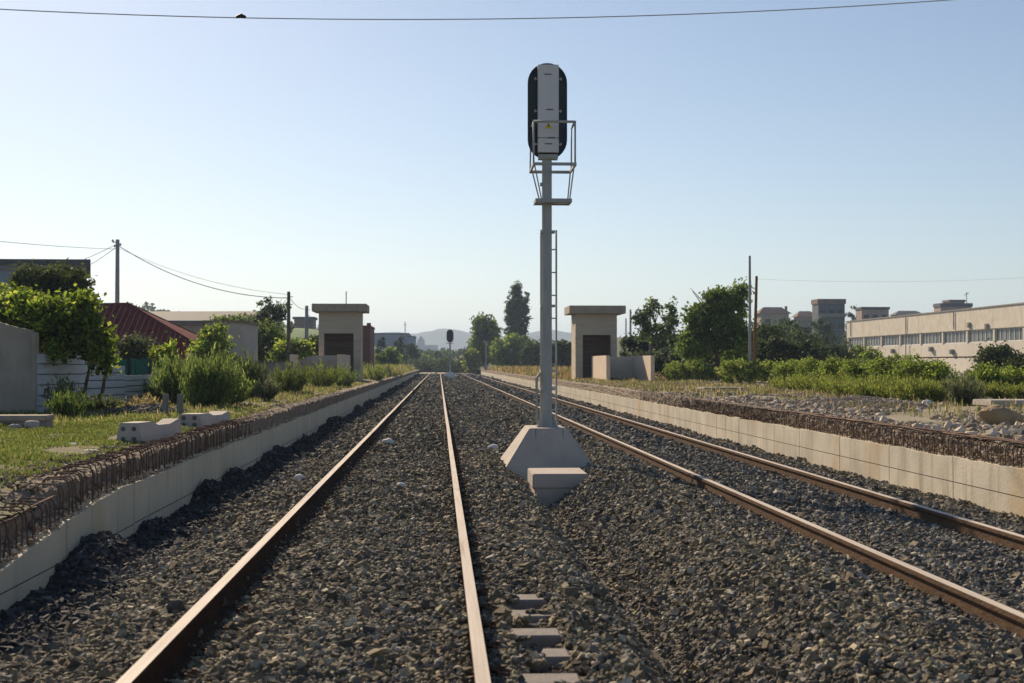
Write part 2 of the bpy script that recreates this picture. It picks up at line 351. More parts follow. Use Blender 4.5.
# ================================================================== STRUCTURE: terrain
RX1 = (-1.345, .190); RX2 = (3.272, 4.772); Z2 = -.05       # rail centre lines, rail-top height of the second track
WL, WR = -3.0, 6.45                                         # faces of the platform walls
_bx = np.array([-3.3, -3.0, -2.6, -2.2, -1.75, -1.5, -1.2, -.55, 0, .3, .75, 1.0, 1.2, 1.43, 1.65, 1.9, 2.2, 2.7, 3.0, 3.5, 4.0, 4.6, 5.0, 5.5, 6.2, 6.7])
_bz = np.array([-.36, -.36, -.37, -.33, -.17, -.13, -.17, -.165, -.185, -.17, -.18, -.20, -.33, -.56, -.43, -.27, -.12, -.12, -.17, -.185, -.18, -.185, -.18, -.23, -.37, -.36])
def bed(x, y):
    z = np.interp(x, _bx, _bz)
    t = np.exp(-((x-1.43)/.22)**2)
    z = z + t*np.interp(y, [4, 14, 17, 18.5, 20.5, 21.5, 26, 60], [-.06, -.04, -.03, -.05, -.03, .20, .25, .18])
    z = z + np.exp(-((x+2.86)/.22)**2)*np.clip(vn(y*.9, x*0+3)-.42, 0, 1)*np.interp(y, [0, 10.4, 11.2, 300], [0, .02, .42, .42]) + np.exp(-((x+2.86)/.25)**2)*.16*np.exp(-((y-11.5)/.5)**2)     # heaps against the wall
    off = np.minimum(np.minimum(abs(x-RX1[0]), abs(x-RX1[1])), np.minimum(abs(x-RX2[0]), abs(x-RX2[1])))
    z = z + np.exp(-((x-2.15)/.5)**2)*np.clip((17-y)/6, 0, 1)*.05 + fbm(x*1.4, y*1.4)*.10*np.clip((off-.12)/.3, .15, 1)
    # hollow over the uncovered sleeper ends
    z = z - .12*np.exp(-((x-.57)/.15)**4)*np.clip((10.4-y)/1.2, 0, 1)*np.clip(.35+.75*vn(y*1.6, x*5+9), 0, 1)
    return z
def grid(name, xs, ys, zf, mats, kind='structure', smooth=True):
    X, Y = np.meshgrid(xs, ys); Z = zf(X, Y); v = np.stack([X, Y, Z], -1).reshape(-1, 3); nx, ny = len(xs), len(ys)
    i = np.arange((ny-1)*(nx-1)); r = i//(nx-1)*nx+i % (nx-1)
    f = np.stack([r, r+1, r+nx+1, r+nx], 1).ravel()
    o = np_mesh(name, v, f, 4, mats, smooth=smooth); o['kind'] = kind; return o
ys_bed = np.concatenate([np.arange(-6, 26, .12), np.arange(26, 60, .3), np.arange(60, 262, 2.)])
grid('track_bed', np.concatenate([[-3.3], np.arange(-3.05, 6.55, .12), [6.7]]), ys_bed, lambda x, y: bed(x, y)-.015, 'ballast')
def zl(x, y):
    edge = np.clip((-x-3.2)/1.2, 0, 1)
    z = .33+.06*fbm(x*.7, y*.7)+.10*edge + .04*fbm(x*3, y*3)
    return np.where(y < 11.6, z-.10*(1-edge), z)
def zr(x, y):
    return .42+.14*np.clip(fbm(x*.45, y*.35)+.1, -.2, 1)*np.clip((x-6.7)/1, 0, 1)+.05*fbm(x*3, y*3)
def ground_l(x, y): return zl(x, y)
ysl = np.concatenate([np.arange(-6, 40, .35), np.arange(40, 120, 2), np.arange(120, 262, 10)])
grid('platform_ground', -np.concatenate([np.arange(3.2, 9, .3), np.arange(9, 40, 2), np.arange(40, 161, 12)]), ysl, zl, 'soil_g')
grid('platform_ground', np.concatenate([np.arange(6.67, 14, .3), np.arange(14, 40, 2), np.arange(40, 161, 12)]), ysl, zr, 'soil')
grid('ground', np.concatenate([np.arange(-9000, -400, 400), np.arange(-400, 400, 25), np.arange(400, 9001, 400)]),
     np.concatenate([np.arange(-300, 900, 25), np.arange(900, 9001, 300)]), lambda x, y: -.75+0*x, 'earth')
# level crossing: pale track surface running off to the other side
mb = MB(); mb.box(-9, 1.0, 205, 226, -.7, -.02); mb.build('road', 'sand')['kind'] = 'structure'
# mountains: two ranges of real depth
def ridge(name, Y, depth, prof, seed):
    us = [p[0] for p in prof]; hs = [(364-p[1])/FPX*Y+2 for p in prof]; xsx = [(u-439)/FPX*Y for u in us]
    xs = np.arange(min(xsx), max(xsx), Y*.004); ys = np.linspace(Y-depth, Y+depth, 26)
    def zf(x, y):
        h = np.interp(x, xsx, hs); t = np.clip(1-abs(y-Y)/depth, 0, 1)
        return h*(t**1.3)*(1+.10*fbm(x/Y*60+seed, y/Y*60)) + h*.045*fbm(x/Y*170+seed, y/Y*170+seed)*t - 3
    return grid(name, xs, ys, zf, 'hillforest', 'structure')
ridge('mountain', 2700, 430, [(-900, 352), (-300, 347), (100, 345), (300, 342), (350, 334), (380, 330), (398, 329.5), (412, 331), (422, 329), (432, 328), (441, 325.5), (452, 326), (466, 329), (480, 331), (500, 334), (520, 331), (535, 329), (548, 327), (562, 328), (575, 331), (600, 335), (660, 341), (800, 346), (1200, 350), (1900, 352)], 1)
ridge('mountain', 1900, 330, [(-900, 358), (100, 356), (370, 350), (395, 341), (408, 338), (420, 340), (432, 348), (445, 355), (470, 356), (560, 352), (600, 350), (900, 355), (1900, 358)], 5)
# low rises
def mound(name, cx, cy, rx, ry, h, m, seed=0):
    xs = np.linspace(cx-rx, cx+rx, 40); ys = np.linspace(cy-ry, cy+ry, 30)
    return grid(name, xs, ys, lambda x, y: -.8+(h+.8)*np.clip(1-((x-cx)/rx)**2-((y-cy)/ry)**2, 0, 1)**.8*(1+.12*fbm(x*.05+seed, y*.05)), m)
mound('hill', -31, 285, 26, 60, 8.6, 'hillgreen')
mound('hill', 118, 420, 150, 150, 11, 'earth', 4)

# ================================================================== platform walls with rebar hoops
def rebar_mesh(h, back, side):
    mb = MB(); mb.tube([(0, 0, -.04), (0, 0, h*.75), (side*.015, 0, h*.93), (side*.05, 0, h), (side*back, 0, h+.005), (side*(back+.03), 0, h-.04)], .0068, 6)
    return mb
def build_wall(name, label, face, side, joints, ytop, m, hoops):
    """face: x of the track-side face; side=-1 wall body towards -x"""
    e = empty(name, (face, 0, 0)); tag(e, label, 'platform wall')
    x1 = side*.34; mb = MB(); jm = MB(); rr = random.Random(3)
    for a, b in zip(joints[:-1], joints[1:]):
        zmid = ytop(a)[2]
        n = max(1, int((b-a)/.5)) if a < 45 else 2
        mb.box(min(0, x1), max(0, x1), a+.013, b-.013, -.95, zmid-.006)
        # upper lift with a ragged broken top
        yy = [a+.013+(b-a-.026)*i/n for i in range(n+1)]
        for i in range(n):
            ya, yb = yy[i], yy[i+1]; za = ytop(ya)[0]+rr.uniform(-.015, .015) if i == 0 else zb
            zb = ytop(yb)[0]+rr.uniform(-.015, .015)
            X0, X1 = (0, x1)
            p = [(X0, ya, zmid+.006), (X1, ya, zmid+.006), (X1, yb, zmid+.006), (X0, yb, zmid+.006), (X0, ya, za), (X1, ya, za+.02), (X1, yb, zb+.02), (X0, yb, zb)]
            mb.poly(p, [(3, 2, 1, 0), (4, 5, 6, 7), (0, 1, 5, 4), (1, 2, 6, 5), (2, 3, 7, 6), (3, 0, 4, 7)])
        jm.box(min(side*.012, x1+.01*side*-1), max(side*.012, x1-.01*side), a-.0125, a+.0125, -.9, ytop(a)[0]-.03)
        jm.box(min(side*.012, x1-.01*side), max(side*.012, x1-.01*side), a+.02, b-.02, zmid-.0065, zmid+.0065)
    mb.build('wall_face', m, e); jm.build('joint', 'gapd', e)
    # lip of rough broken concrete behind and between the hoops
    V = []; y0, y1 = joints[0], joints[-1]; ys = np.concatenate([np.arange(y0, 45, .05), np.arange(45, y1, .5)])
    tops = np.array([ytop(y)[1] for y in ys]); bots = np.array([ytop(y)[0] for y in ys])
    zz = np.array([ytop(y)[3] for y in ys])
    offs = np.interp(ys, *LIPOFF[side])
    jit = fbm(ys*4, ys*0+side, 3)*.10
    K = 16; n = len(ys); xs_ = []; zs_ = []
    for k in range(K):
        t = k/(K-1); tx = np.interp(t, [0, .4, .55, .75, 1], [0, -.02, .05, .2, .55]); tz = np.interp(t, [0, .4, .55, .75, 1], [0, .95, 1.0, 1.04, .6])
        nz1 = fbm(ys*9+k*.9, ys*0+k*.9+side*7, 3); nz2 = fbm(ys*11+k*1.7+40, ys*0+k*1.3, 3)
        xs_.append(np.minimum(offs+tx+jit*.4+nz1*.09*(k > 0), .62)); zs_.append(bots-.02+(zz+.02-bots)*tz+(jit*.4+nz2*.09)*(k > 0))
    v = np.stack([np.stack([side*x, ys, z], 1) for x, z in zip(xs_, zs_)], 1)
    f = []
    for k in range(K-1):
        i = np.arange(n-1)*K+k; f.append(np.stack([i, i+K, i+K+1, i+1], 1))
    np_mesh('broken_lip', v.reshape(-1, 3), np.concatenate(f).ravel(), 4, 'conc_lip', parent=e)
    # hoops: the nearest hundred as parts, the rest as one part
    hs = sorted(hoops); first = {}
    far = MB()
    for i, y in enumerate(hs):
        zb, zt = ytop(y)[0], ytop(y)[1]; h = zt-zb
        if i < 100:
            key = round(h, 1)
            if key not in first:
                o = rebar_mesh(max(h, .12), .20, side).build('rebar_hoop', 'rebar', e, smooth=True); first[key] = o
            else:
                o = first[key].copy(); COL.objects.link(o); o.parent = e
            o.location = (side*(.045+rr.uniform(-.012, .012)), y+rr.uniform(-.02, .02), zb+rr.uniform(-.02, .01))
            o.rotation_euler = (R(rr.gauss(0, 3)), R(rr.gauss(0, 2.5)), R(rr.gauss(0, 6)))
        else:
            k = len(far.v); x = side*.045; far.tube([(x, y, zb-.02), (x, y, zt-.02), (x+side*.3, y, zt)], .010, 4)
    if far.v: tag(far.build('rebar_hoops', 'rebar', e), kind='stuff')
    lb = MB()
    for k, (dx, dz) in enumerate([(.07, .012), (.15, .012), (.22, .012)]):
        ya = hs[0]
        while ya < min(hs[-1], 40):
            yb = ya+rr.uniform(2, 5)
            pts = [(side*(dx+rr.uniform(-.01, .01)), ya+(yb-ya)*j/5, ytop(ya+(yb-ya)*j/5)[1]+dz+rr.uniform(-.015, .01)) for j in range(6)]
            if all(abs(pts[j+1][2]-pts[j][2]) < .1 for j in range(5)): lb.tube(pts, .008, 5)
            ya = yb-.2
    lb.build('long_bar', 'rebar', e, smooth=True)
    return e
# (concrete top, hoop top, lift joint, lip height)
def topL(y):
    zc = float(np.interp(y, [0, 9.5, 10.8, 12.6, 14, 25, 260], [-.12, -.085, .02, .17, .185, .20, .20]))
    zt = float(np.interp(y, [0, 9.5, 11.4, 11.6, 18, 30, 260], [.20, .215, .29, .44, .46, .44, .44]))
    zm = float(np.interp(y, [0, 11, 14, 200], [-.22, -.22, -.21, -.15]))
    lip = float(np.interp(y, [0, 11.4, 11.7, 15, 19, 30, 260], [.14, .22, .36, .38, .43, .46, .46]))
    return zc, zt, zm, lip
def topR(y):
    zc = float(np.interp(y, [0, 260], [.185, .195])); zt = .46
    return zc, zt, -.12, float(np.interp(y, [0, 20, 26, 40, 260], [.38, .40, .46, .47, .47]))
LIPOFF = {-1: ([0, 11, 14.5, 18, 24, 260], [.24, .22, .18, .10, .05, .04]), 1: ([0, 20, 28, 40, 260], [.16, .15, .10, .05, .04])}
jl = [-3.5+2.5*i for i in range(0, 33)]; jl = [j+.0 for j in jl]+[79+4*i for i in range(1, 32)]
build_wall('platform_wall', 'grey concrete platform edge wall with rusty hoops beside the lawn and plank fence', WL, -1, jl, topL, 'wallL',
           [8.6+.13*i for i in range(112)])
jr = [2.3+2.5*i for i in range(0, 33)]+[82.3+4*i for i in range(1, 34)]
build_wall('platform_wall', 'pale sunlit concrete platform edge wall with rusty hoops beside the rubble and boulder', WR, 1, jr, topR, 'wallR',
           [14.6+.12*i for i in range(190)])

# ================================================================== rails and sleepers
rp = [(-.033, 0), (.033, 0), (.034, -.03), (.027, -.042), (.009, -.05), (.009, -.14), (.03, -.152), (.075, -.160), (.075, -.172), (-.075, -.172), (-.075, -.160), (-.03, -.152), (-.009, -.14), (-.009, -.05), (-.027, -.042), (-.034, -.03)]
def rail(x, z, label, m2, y1=228):
    mb = MB(); ys = [-4]+list(np.arange(6, y1, 6)); n = len(rp)
    rr = random.Random(int(x*100)); k0 = 0
    for i, y in enumerate(ys):
        dx = rr.uniform(-.004, .004) if y < 150 else rr.uniform(-.01, .01)
        for px, pz in rp: mb.v.append((px+dx*(y > 20), y, pz-(.004 if px in () else 0)))
    for i in range(len(ys)-1):
        for j in range(n):
            mb.f.append((i*n+j, i*n+(j+1) % n, (i+1)*n+(j+1) % n, (i+1)*n+j)); mb.m.append(0 if j in (0,) else 1)
    mb.f.append(tuple(range(n))); mb.m.append(1); mb.f.append(tuple((len(ys)-1)*n+j for j in reversed(range(n)))); mb.m.append(1)
    o = mb.build('rail', ['railtop', m2]); o.location = (x, 0, z); tag(o, label, 'rail'); return o
rail(RX1[0], 0, 'shiny topped steel rail nearest the grey platform wall', 'rust')
rail(RX1[1], 0, 'shiny topped steel rail beside the bare concrete sleeper ends', 'rust')
rail(RX2[0], Z2, 'brown steel rail passing just behind the signal foundation', 'rust_r')
rail(RX2[1], Z2, 'brown steel rail closest to the pale sunlit platform wall', 'rust_r')
def sleeper_proto():
    mb = MB(); prof = [(-.14, -.2), (.14, -.2), (.115, -.012), (.105, 0), (-.105, 0), (-.115, -.012)]
    xs = [-1.285, -1.25, -.9, -.5, .5, .9, 1.25, 1.285]; zo = [-.03, 0, 0, -.045, -.045, 0, 0, -.03]
    for x, dz in zip(xs, zo):
        for py, pz in prof: mb.v.append((x, py, pz+dz if pz > -.1 else pz))
    n = len(prof)
    for i in range(len(xs)-1):
        for j in range(n): mb.f.append((i*n+j, i*n+(j+1) % n, (i+1)*n+(j+1) % n, (i+1)*n+j)); mb.m.append(0)
    mb.f.append(tuple(range(n))); mb.m.append(0); mb.f.append(tuple((len(xs)-1)*n+j for j in reversed(range(n)))); mb.m.append(0)
    s = mb.build('sleeper', 'sleeper', bevel=0)
    for rx in (-.751, .751):
        for sx in (-1, 1):
            c = MB(); c.box(rx+sx*.078, rx+sx*.20, -.07, .07, .001, .016)
            c.tube([(rx+sx*.18, -.05, .02), (rx+sx*.10, -.055, .045), (rx+sx*.07, -.02, .04), (rx+sx*.13, 0, .05), (rx+sx*.07, .02, .04), (rx+sx*.10, .055, .045), (rx+sx*.18, .05, .02)], .009, 5)
            c.tube([(rx+sx*.13, 0, .0), (rx+sx*.13, 0, .065)], .014, 6)
            c.build('rail_clip', 'rustplate', s)
    return s
SP = sleeper_proto(); first = True
def sleepers(cx, z, ys, label, group, lab2=None):
    global first
    for i, y in enumerate(ys):
        if first: o = SP; first = False
        else:
            o = SP.copy(); COL.objects.link(o)
            for ch in SP.children:
                c = ch.copy(); COL.objects.link(c); c.parent = o
        o.location = (cx, y, z); o.rotation_euler.z = R(random.uniform(-.6, .6)); tag(o, label, 'sleeper', group)
        if lab2 and i < len(lab2): o['label'] = lab2[i]
sleepers(-.564, -.185, [6.3+.6*i for i in range(46)], 'concrete sleeper mostly buried in ballast under the track with bare sleeper ends', 'sleepers under the shiny topped rails',
         [w+' bare sleeper end counted from the bottom edge beside the shiny rail' for w in ('first', 'second', 'third', 'fourth', 'fifth', 'sixth', 'seventh')])
sleepers(4.022, Z2-.185, [10.5+.6*i for i in range(46)], 'concrete sleeper mostly buried in ballast under the brown rails behind the signal', 'sleepers under the brown rails')

# ================================================================== ballast stones
def inview(x, y, m=1.3):
    return (x > -439/FPX*y-m) & (x < 585/FPX*y+m)
def ballast():
    sets = []
    def band(y0, y1, step, r, hi, lift=.2):
        xs = np.arange(-3.02, 6.46, step); ys = np.arange(y0, y1, step)
        X, Y = np.meshgrid(xs, ys); X = X.ravel()+rng.uniform(-.5, .5, X.size)*step; Y = Y.ravel()+rng.uniform(-.5, .5, Y.size)*step
        X = np.clip(X, -2.98, 6.43)
        k = inview(X, Y)
        X, Y = X[k], Y[k]; n = len(X)
        s = r*rng.lognormal(0, .28, n); s = np.clip(s, r*.5, r*1.9)
        Z = bed(X, Y)+rng.uniform(-.35, .45, n)*s*1.2
        off = np.minimum(np.minimum(abs(X-RX1[0]), abs(X-RX1[1])), np.minimum(abs(X-RX2[0]), abs(X-RX2[1])))
        lowz = np.where(X > 2, Z2-.125, np.where(X < RX1[0], -.09, np.where((X < RX1[1]) & (X > -.5), -.075, -.165))); Z = np.where(off < .13, np.minimum(Z, lowz-s*.3), Z)
        cov = (off < .15) & (X < RX1[1]-.035) & (X > -.5); Z = np.where(cov, -.075-s*.35-rng.random(n)*.05, Z)
        top = (X > .36) & (X < .78) & (Y < 10.8) & (vn(X*8+3, Y*7) > .70); Z = np.where(top, np.maximum(Z, -.187+s*.25), Z)
        k = ~((off < .10) & (rng.random(n) < .4) & ~cov)
        # the signal foundation and the block in front of it
        k &= ~((X > 1.02) & (X < 2.2) & (Y > 20.5) & (Y < 22.2))
        k &= ~((X > 1.24) & (X < 2.06) & (Y > 18.95) & (Y < 20.5) & (Z > -.5))
        X, Y, Z, s = X[k], Y[k], Z[k], s[k]; n = len(X)
        warm = palette(n, [(.21, .175, .12), (.15, .128, .09), (.29, .25, .175), (.085, .076, .062), (.52, .45, .32)], [.3, .27, .2, .15, .08], .22)
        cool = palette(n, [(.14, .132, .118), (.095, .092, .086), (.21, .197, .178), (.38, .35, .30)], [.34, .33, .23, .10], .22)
        dk = palette(n, [(.035, .037, .042), (.05, .052, .057), (.08, .08, .082)], [.5, .3, .2], .2)
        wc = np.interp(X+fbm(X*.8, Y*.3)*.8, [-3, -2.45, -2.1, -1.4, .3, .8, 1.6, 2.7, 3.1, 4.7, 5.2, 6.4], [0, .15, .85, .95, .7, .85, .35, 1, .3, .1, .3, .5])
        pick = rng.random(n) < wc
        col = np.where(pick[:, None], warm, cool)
        pile = (X < -2.45+fbm(Y*1.5, Y*0)*.5) & (rng.random(n) < .9); col = np.where(pile[:, None], dk, col)
        s = np.where(pile, s*1.35, s)
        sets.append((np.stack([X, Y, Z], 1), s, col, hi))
    band(4.6, 9.5, .029, .0195, True)
    band(9.5, 13.5, .033, .0215, True)
    band(4.6, 12, .062, .027, 2)
    band(13, 24, .046, .027, False)
    band(13, 24, .085, .034, False)
    band(24, 55, .085, .042, False)
    band(55, 130, .20, .07, False)
    band(130, 205, .5, .13, False)
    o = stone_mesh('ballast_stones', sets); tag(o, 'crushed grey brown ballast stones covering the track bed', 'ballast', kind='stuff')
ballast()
def rubble(name, label, x0, x1, y0, y1, n, r, cols, zf, pw=2.0, hi=True, w=None, thr=.32, cap=8):
    X = rng.uniform(x0, x1, n); Y = rng.uniform(y0, y1, n); k = inview(X, Y, 1.5); X, Y = X[k], Y[k]; n = len(X)
    k = vn(X*.9+4, Y*.6) > thr; X, Y = X[k], Y[k]; n = len(X)
    s = r*(1+rng.pareto(pw, n)*.7); s = np.minimum(s, r*cap)
    Z = zf(X, Y)+s*.1
    o = stone_mesh(name, [(np.stack([X, Y, Z], 1), s, palette(n, cols, w, .2), hi)]); tag(o, label, 'rubble', kind='stuff'); return o
RC = [(.46, .37, .28), (.36, .29, .22), (.24, .195, .16), (.62, .53, .43), (.38, .29, .20)]
rubble('rubble', 'grey and tan stone rubble spread behind the pale platform wall', 6.75, 14.5, 13, 75, 110000, .0115, RC, zr, 1.6)
rubble('rubble', 'loose earth and chips along the rusty hoops by the lawn', -3.85, -3.25, 7, 45, 10000, .013, [(.30, .24, .17), (.2, .16, .12), (.4, .34, .26), (.42, .26, .12), (.12, .09, .07)], zl, 2.4, thr=-1, cap=3.5)
n_ = 5200; X_ = -3.0-rng.random(n_)**1.3*.36; Y_ = rng.uniform(8.4, 30, n_); tp = np.array([topL(y)[0] for y in Y_])
X2_ = 6.47+rng.random(n_)*.3; Y2_ = rng.uniform(14, 40, n_)
o = stone_mesh('broken_concrete', [(np.stack([X_-.02, Y_, tp+.0+rng.random(n_)*.05*(1+(-3.05-X_)*4)], 1), .012*(1+rng.pareto(2.2, n_)*.5).clip(0, 3), palette(n_, [(.42, .34, .25), (.30, .23, .17), (.5, .43, .33)], None, .2), True),
    (np.stack([X2_, Y2_, .20+rng.random(n_)*.14], 1), .014*(1+rng.pareto(2.2, n_)*.5).clip(0, 3), palette(n_, [(.36, .28, .21), (.24, .18, .13), (.45, .38, .29)], None, .2), True)]); tag(o, 'crumbled concrete crumbs lying among the rusty hoops', 'debris', kind='stuff')
# small heap of stones on the platform behind the hoops
def heap(name, label, cx, cy, rx, ry, h, n, r, cols):
    a = rng.uniform(0, 6.28, n); q = np.sqrt(rng.random(n)); X = cx+np.cos(a)*q*rx; Y = cy+np.sin(a)*q*ry
    z0 = zr(X, Y) if cx > 0 else zl(X, Y); Z = z0+h*(1-q**1.6)*rng.uniform(.75, 1.05, n)
    s = np.minimum(r*(1+rng.pareto(2, n)*.6), r*4)
    return tag(stone_mesh(name, [(np.stack([X, Y, Z], 1), s, palette(n, cols, None, .2), True)]), label, 'rubble heap', kind='stuff')
heap('rubble_heap', 'grey rubble heap on the platform in front of the green reeds', 9.6, 31.5, 1.3, 3.4, .16, 6000, .014, [(.34, .285, .24), (.42, .35, .28), (.26, .215, .18)])
heap('rubble_heap', 'brown earth heap between the plank fence and the precast blocks', -5.5, 26.4, .8, 1.3, .14, 2500, .022, [(.10, .085, .07), (.16, .135, .11), (.06, .05, .045)])
# ================================================================== the signal
def PX(u, Y, v=364): return P(u, v, Y).x
def PZ(v, Y, u=439): return P(u, v, Y).z
YS = 21.5; sg = empty('railway_signal', (1.66, YS, .396)); tag(sg, 'tall grey railway signal seen from behind on its sloped concrete foundation', 'railway signal')
def sz(v): return PZ(v, YS, 547)-.396
def sx(u): return PX(u, YS, 300)-1.66
mb = MB(); zt, zb = -.003, -1.1
mb.frustum((-.98, 1.0, -1.0, 1.75), (-.303, .262, -.5, .62), -1.05, zt)
mb.build('foundation', 'conc', sg, bevel=.012)
for x in (-.21, .2): mb = MB(); mb.tube([(x, -.505, -.01), (x*1.0, -.735, -.52)], .004, 4); mb.build('seam', 'gapd', sg)     # formwork seams
ztop = sz(158)
mb = MB(); w = .070                                                # H-section post
mb.box(-w, w, -.08, -.068, .02, ztop); mb.box(-w, w, .068, .08, .02, ztop); mb.box(-.006, .006, -.068, .068, .02, ztop)
mb.box(-w+.004, -.012, -.062, -.055, .05, ztop); mb.box(.012, w-.004, -.062, -.055, .05, ztop)
mb.build('post', 'galv', sg)
mb = MB(); mb.box(-.16, .16, -.15, .15, 0, .022)
for x in (-1, 1):
    mb.poly([(x*.083, -.006, .022), (x*.15, -.006, .022), (x*.083, -.006, .2), (x*.083, .006, .022), (x*.15, .006, .022), (x*.083, .006, .2)], [(0, 1, 2), (5, 4, 3), (0, 3, 4, 1), (1, 4, 5, 2), (0, 2, 5, 3)])
mb.build('base_plate', 'galv', sg)
for x in (-.12, .12):
    for y in (-.115, .115):
        b = MB(); b.tube([(x, y, .02), (x, y, .10)], .013, 8); b.tube([(x, y, .022), (x, y, .045)], .026, 6); b.build('anchor_bolt', 'galv_l', sg)
for v in (232, 306, 371, 389): z = sz(v); mb = MB(); mb.box(-.10, .12, -.092, .10, z-.018, z+.018); mb.build('clamp', 'galv', sg)
# ladder behind the post, offset to one side
ld = empty('ladder', (0, 0, 0)); ld.parent = sg
zl0, zl1 = .03, sz(229)
for x, y in ((-.082, .13), (.16, .19)):
    b = MB(); b.box(x-.014, x+.014, y-.014, y+.014, zl0, zl1); b.build('stile', 'galv', ld)
z = .25
while z < zl1-.03:
    b = MB(); b.tube([(-.082, .13, z), (.16, .19, z)], .012, 6); b.build('rung', 'galv', ld); z += .356
b = MB(); b.tube([(-.155, .06, .1), (-.155, .06, .75)], .02, 8); b.tube([(-.155, .06, .75), (-.10, .06, .82)], .02, 8); b.build('cable_pipe', 'galv_l', sg)
# lower shelf and upper platform with the guard rail
def frame_deck(name, x0, x1, y0, y1, z, t, slats):
    m = MB(); m.box(x0, x1, y0, y0+.03, z-t, z); m.box(x0, x1, y1-.03, y1, z-t, z); m.box(x0, x0+.03, y0+.031, y1-.031, z-t, z); m.box(x1-.03, x1, y0+.031, y1-.031, z-t, z)
    for i in range(slats):
        y = y0+.05+(y1-y0-.1)*i/max(1, slats-1); m.box(x0+.031, x1-.031, y-.008, y+.008, z-t*.7, z-.004)
    return m.build(name, 'galv', sg)
zlo, zhi = sz(201), sz(168)
frame_deck('lower_shelf', sx(534), sx(570), -.35, .12, zlo, .055, 7)
zhi = PZ(172, 21.8, 547)-.396+.02; zf_ = PZ(121.5, 20.95, 547)-.396
Xa, Xb = PX(529, 21.8, 170)-1.66, PX(576.5, 20.9, 170)-1.66
frame_deck('platform', Xa, Xb, -.62, .30, zhi, .045, 2)
gr = MB(); zr_ = zf_; X0, X1 = Xa+.015, Xb-.015
gr.tube([(X0, -.55, zhi), (X0, -.55, zr_)], .014, 8); gr.tube([(X1, -.55, zhi), (X1, -.55, zr_)], .014, 8)
gr.tube([(X0, -.55, zr_), (X1, -.55, zr_)], .020, 8); gr.tube([(X1, -.55, zr_), (X1, .05, zr_)], .018, 8)
gr.tube([(X0, -.55, zr_), (X0, .05, zr_)], .014, 8); gr.tube([(X0, .25, zhi), (X0, .05, zr_)], .012, 8); gr.tube([(X1, .05, zhi), (X1, .05, zr_)], .012, 8)
gr.build('guard_rail', 'galv_l', sg, smooth=True)
for x0, x1 in ((X0+.02, sx(540)), (X1-.01, sx(568))):
    for y in (-.5, .1):
        b = MB(); b.tube([(x0, y, zhi-.03), (x1, y*.6, zlo)], .011, 6); b.build('brace', 'galv_l', sg)
b = MB(); b.box(sx(540), sx(543.4), -.05, .05, sz(186), sz(183)); b.build('bracket', 'galv', sg)
# signal plate (capsule) and the lamp case on its back
def capsule(cx, zc, hw, hh, n=14):
    pts = []
    for i in range(n+1): a = math.pi*i/n; pts.append((cx+hw*math.cos(a), zc+hh-hw+hw*math.sin(a)))
    for i in range(n+1): a = math.pi+math.pi*i/n; pts.append((cx+hw*math.cos(a), zc-hh+hw+hw*math.sin(a)))
    return pts
cx = sx(547.3); zc = (sz(63.7)+sz(160))/2; hw = (sx(567)-sx(527.6))/2; hh = (sz(63.7)-sz(160))/2
mb = MB(); mb.prism(capsule(cx, zc, hw, hh), 'y', -.02, -.005); pl = mb.build('signal_plate', 'plate', sg)
mb = MB(); o1, o2 = capsule(cx, zc, hw, hh), capsule(cx, zc, hw-.014, hh-.014); n = len(o1)      # folded rim
pts = [(p[0], -.02, p[1]) for p in o1]+[(p[0], -.05, p[1]) for p in o1]+[(p[0], -.05, p[1]) for p in o2]+[(p[0], -.021, p[1]) for p in o2]
mb.poly(pts, [(i+a*n, (i+1) % n+a*n, (i+1) % n+((a+1) % 4)*n, i+((a+1) % 4)*n) for a in range(4) for i in range(n)]); mb.build('rim', 'plate', pl)
cw = (sx(558)-sx(537.3))/2; cxx = (sx(558)+sx(537.3))/2; zs_ = [sz(66.5), sz(139.5), sz(154)]
for a, b_ in zip(zs_[:-1], zs_[1:]):
    mb = MB(); mb.box(cxx-cw, cxx+cw, -.17, -.051, b_+.004, a-.004); mb.build('lamp_case', 'case', sg, bevel=.008)
for v in (80, 112, 145):
    for s_ in (-1, 1):
        b = MB(); b.tube([(cxx+s_*(cw+.035), -.07, sz(v)), (cxx+s_*(cw-.0), -.07, sz(v))], .013, 6); b.tube([(cxx+s_*(cw+.035), -.045, sz(v)), (cxx+s_*(cw+.035), -.095, sz(v))], .02, 8); b.build('case_bolt', 'galv_l', sg)
for v, x in ((76.5, cxx-.01), (111.5, cxx+.02), (139.5, cxx+.05), (145.5, cxx)):
    b = MB(); b.box(x-.055, x+.055, -.176, -.171, sz(v)-.007, sz(v)+.007); b.build('latch', 'darkroof', sg)
b = MB(); z = sz(127.5); b.prism([(cxx-.052, z-.04), (cxx+.052, z-.04), (cxx, z+.05)], 'y', -.176, -.171); yt = b.build('warning_triangle', 'yellow', sg)
b = MB(); b.prism([(cxx-.003, z+.028), (cxx+.012, z+.028), (cxx+.002, z+.004), (cxx+.016, z+.004), (cxx-.006, z-.03), (cxx-.001, z-.006), (cxx-.014, z-.006)], 'y', -.179, -.1765); b.build('flash_mark', 'black', yt)
b = MB(); b.box(cxx-.15, cxx+.15, -.13, .05, sz(160), sz(155.5)); b.box(cxx-.05, cxx+.05, -.15, -.131, sz(159), sz(156)); b.tube([(cxx-.12, -.14, sz(158)), (cxx-.12, -.10, sz(158))], .02, 8); b.tube([(cxx+.12, -.14, sz(158)), (cxx+.12, -.10, sz(158))], .02, 8); b.build('mount', 'galv', sg)
# the hooded lamps on the far side of the plate
for k in range(4):
    z = zc+.42-.28*k; b = MB(); b.tube([(cx, -.004, z), (cx, .14, z)], .09, 14); b.build('lamp', 'black', sg)
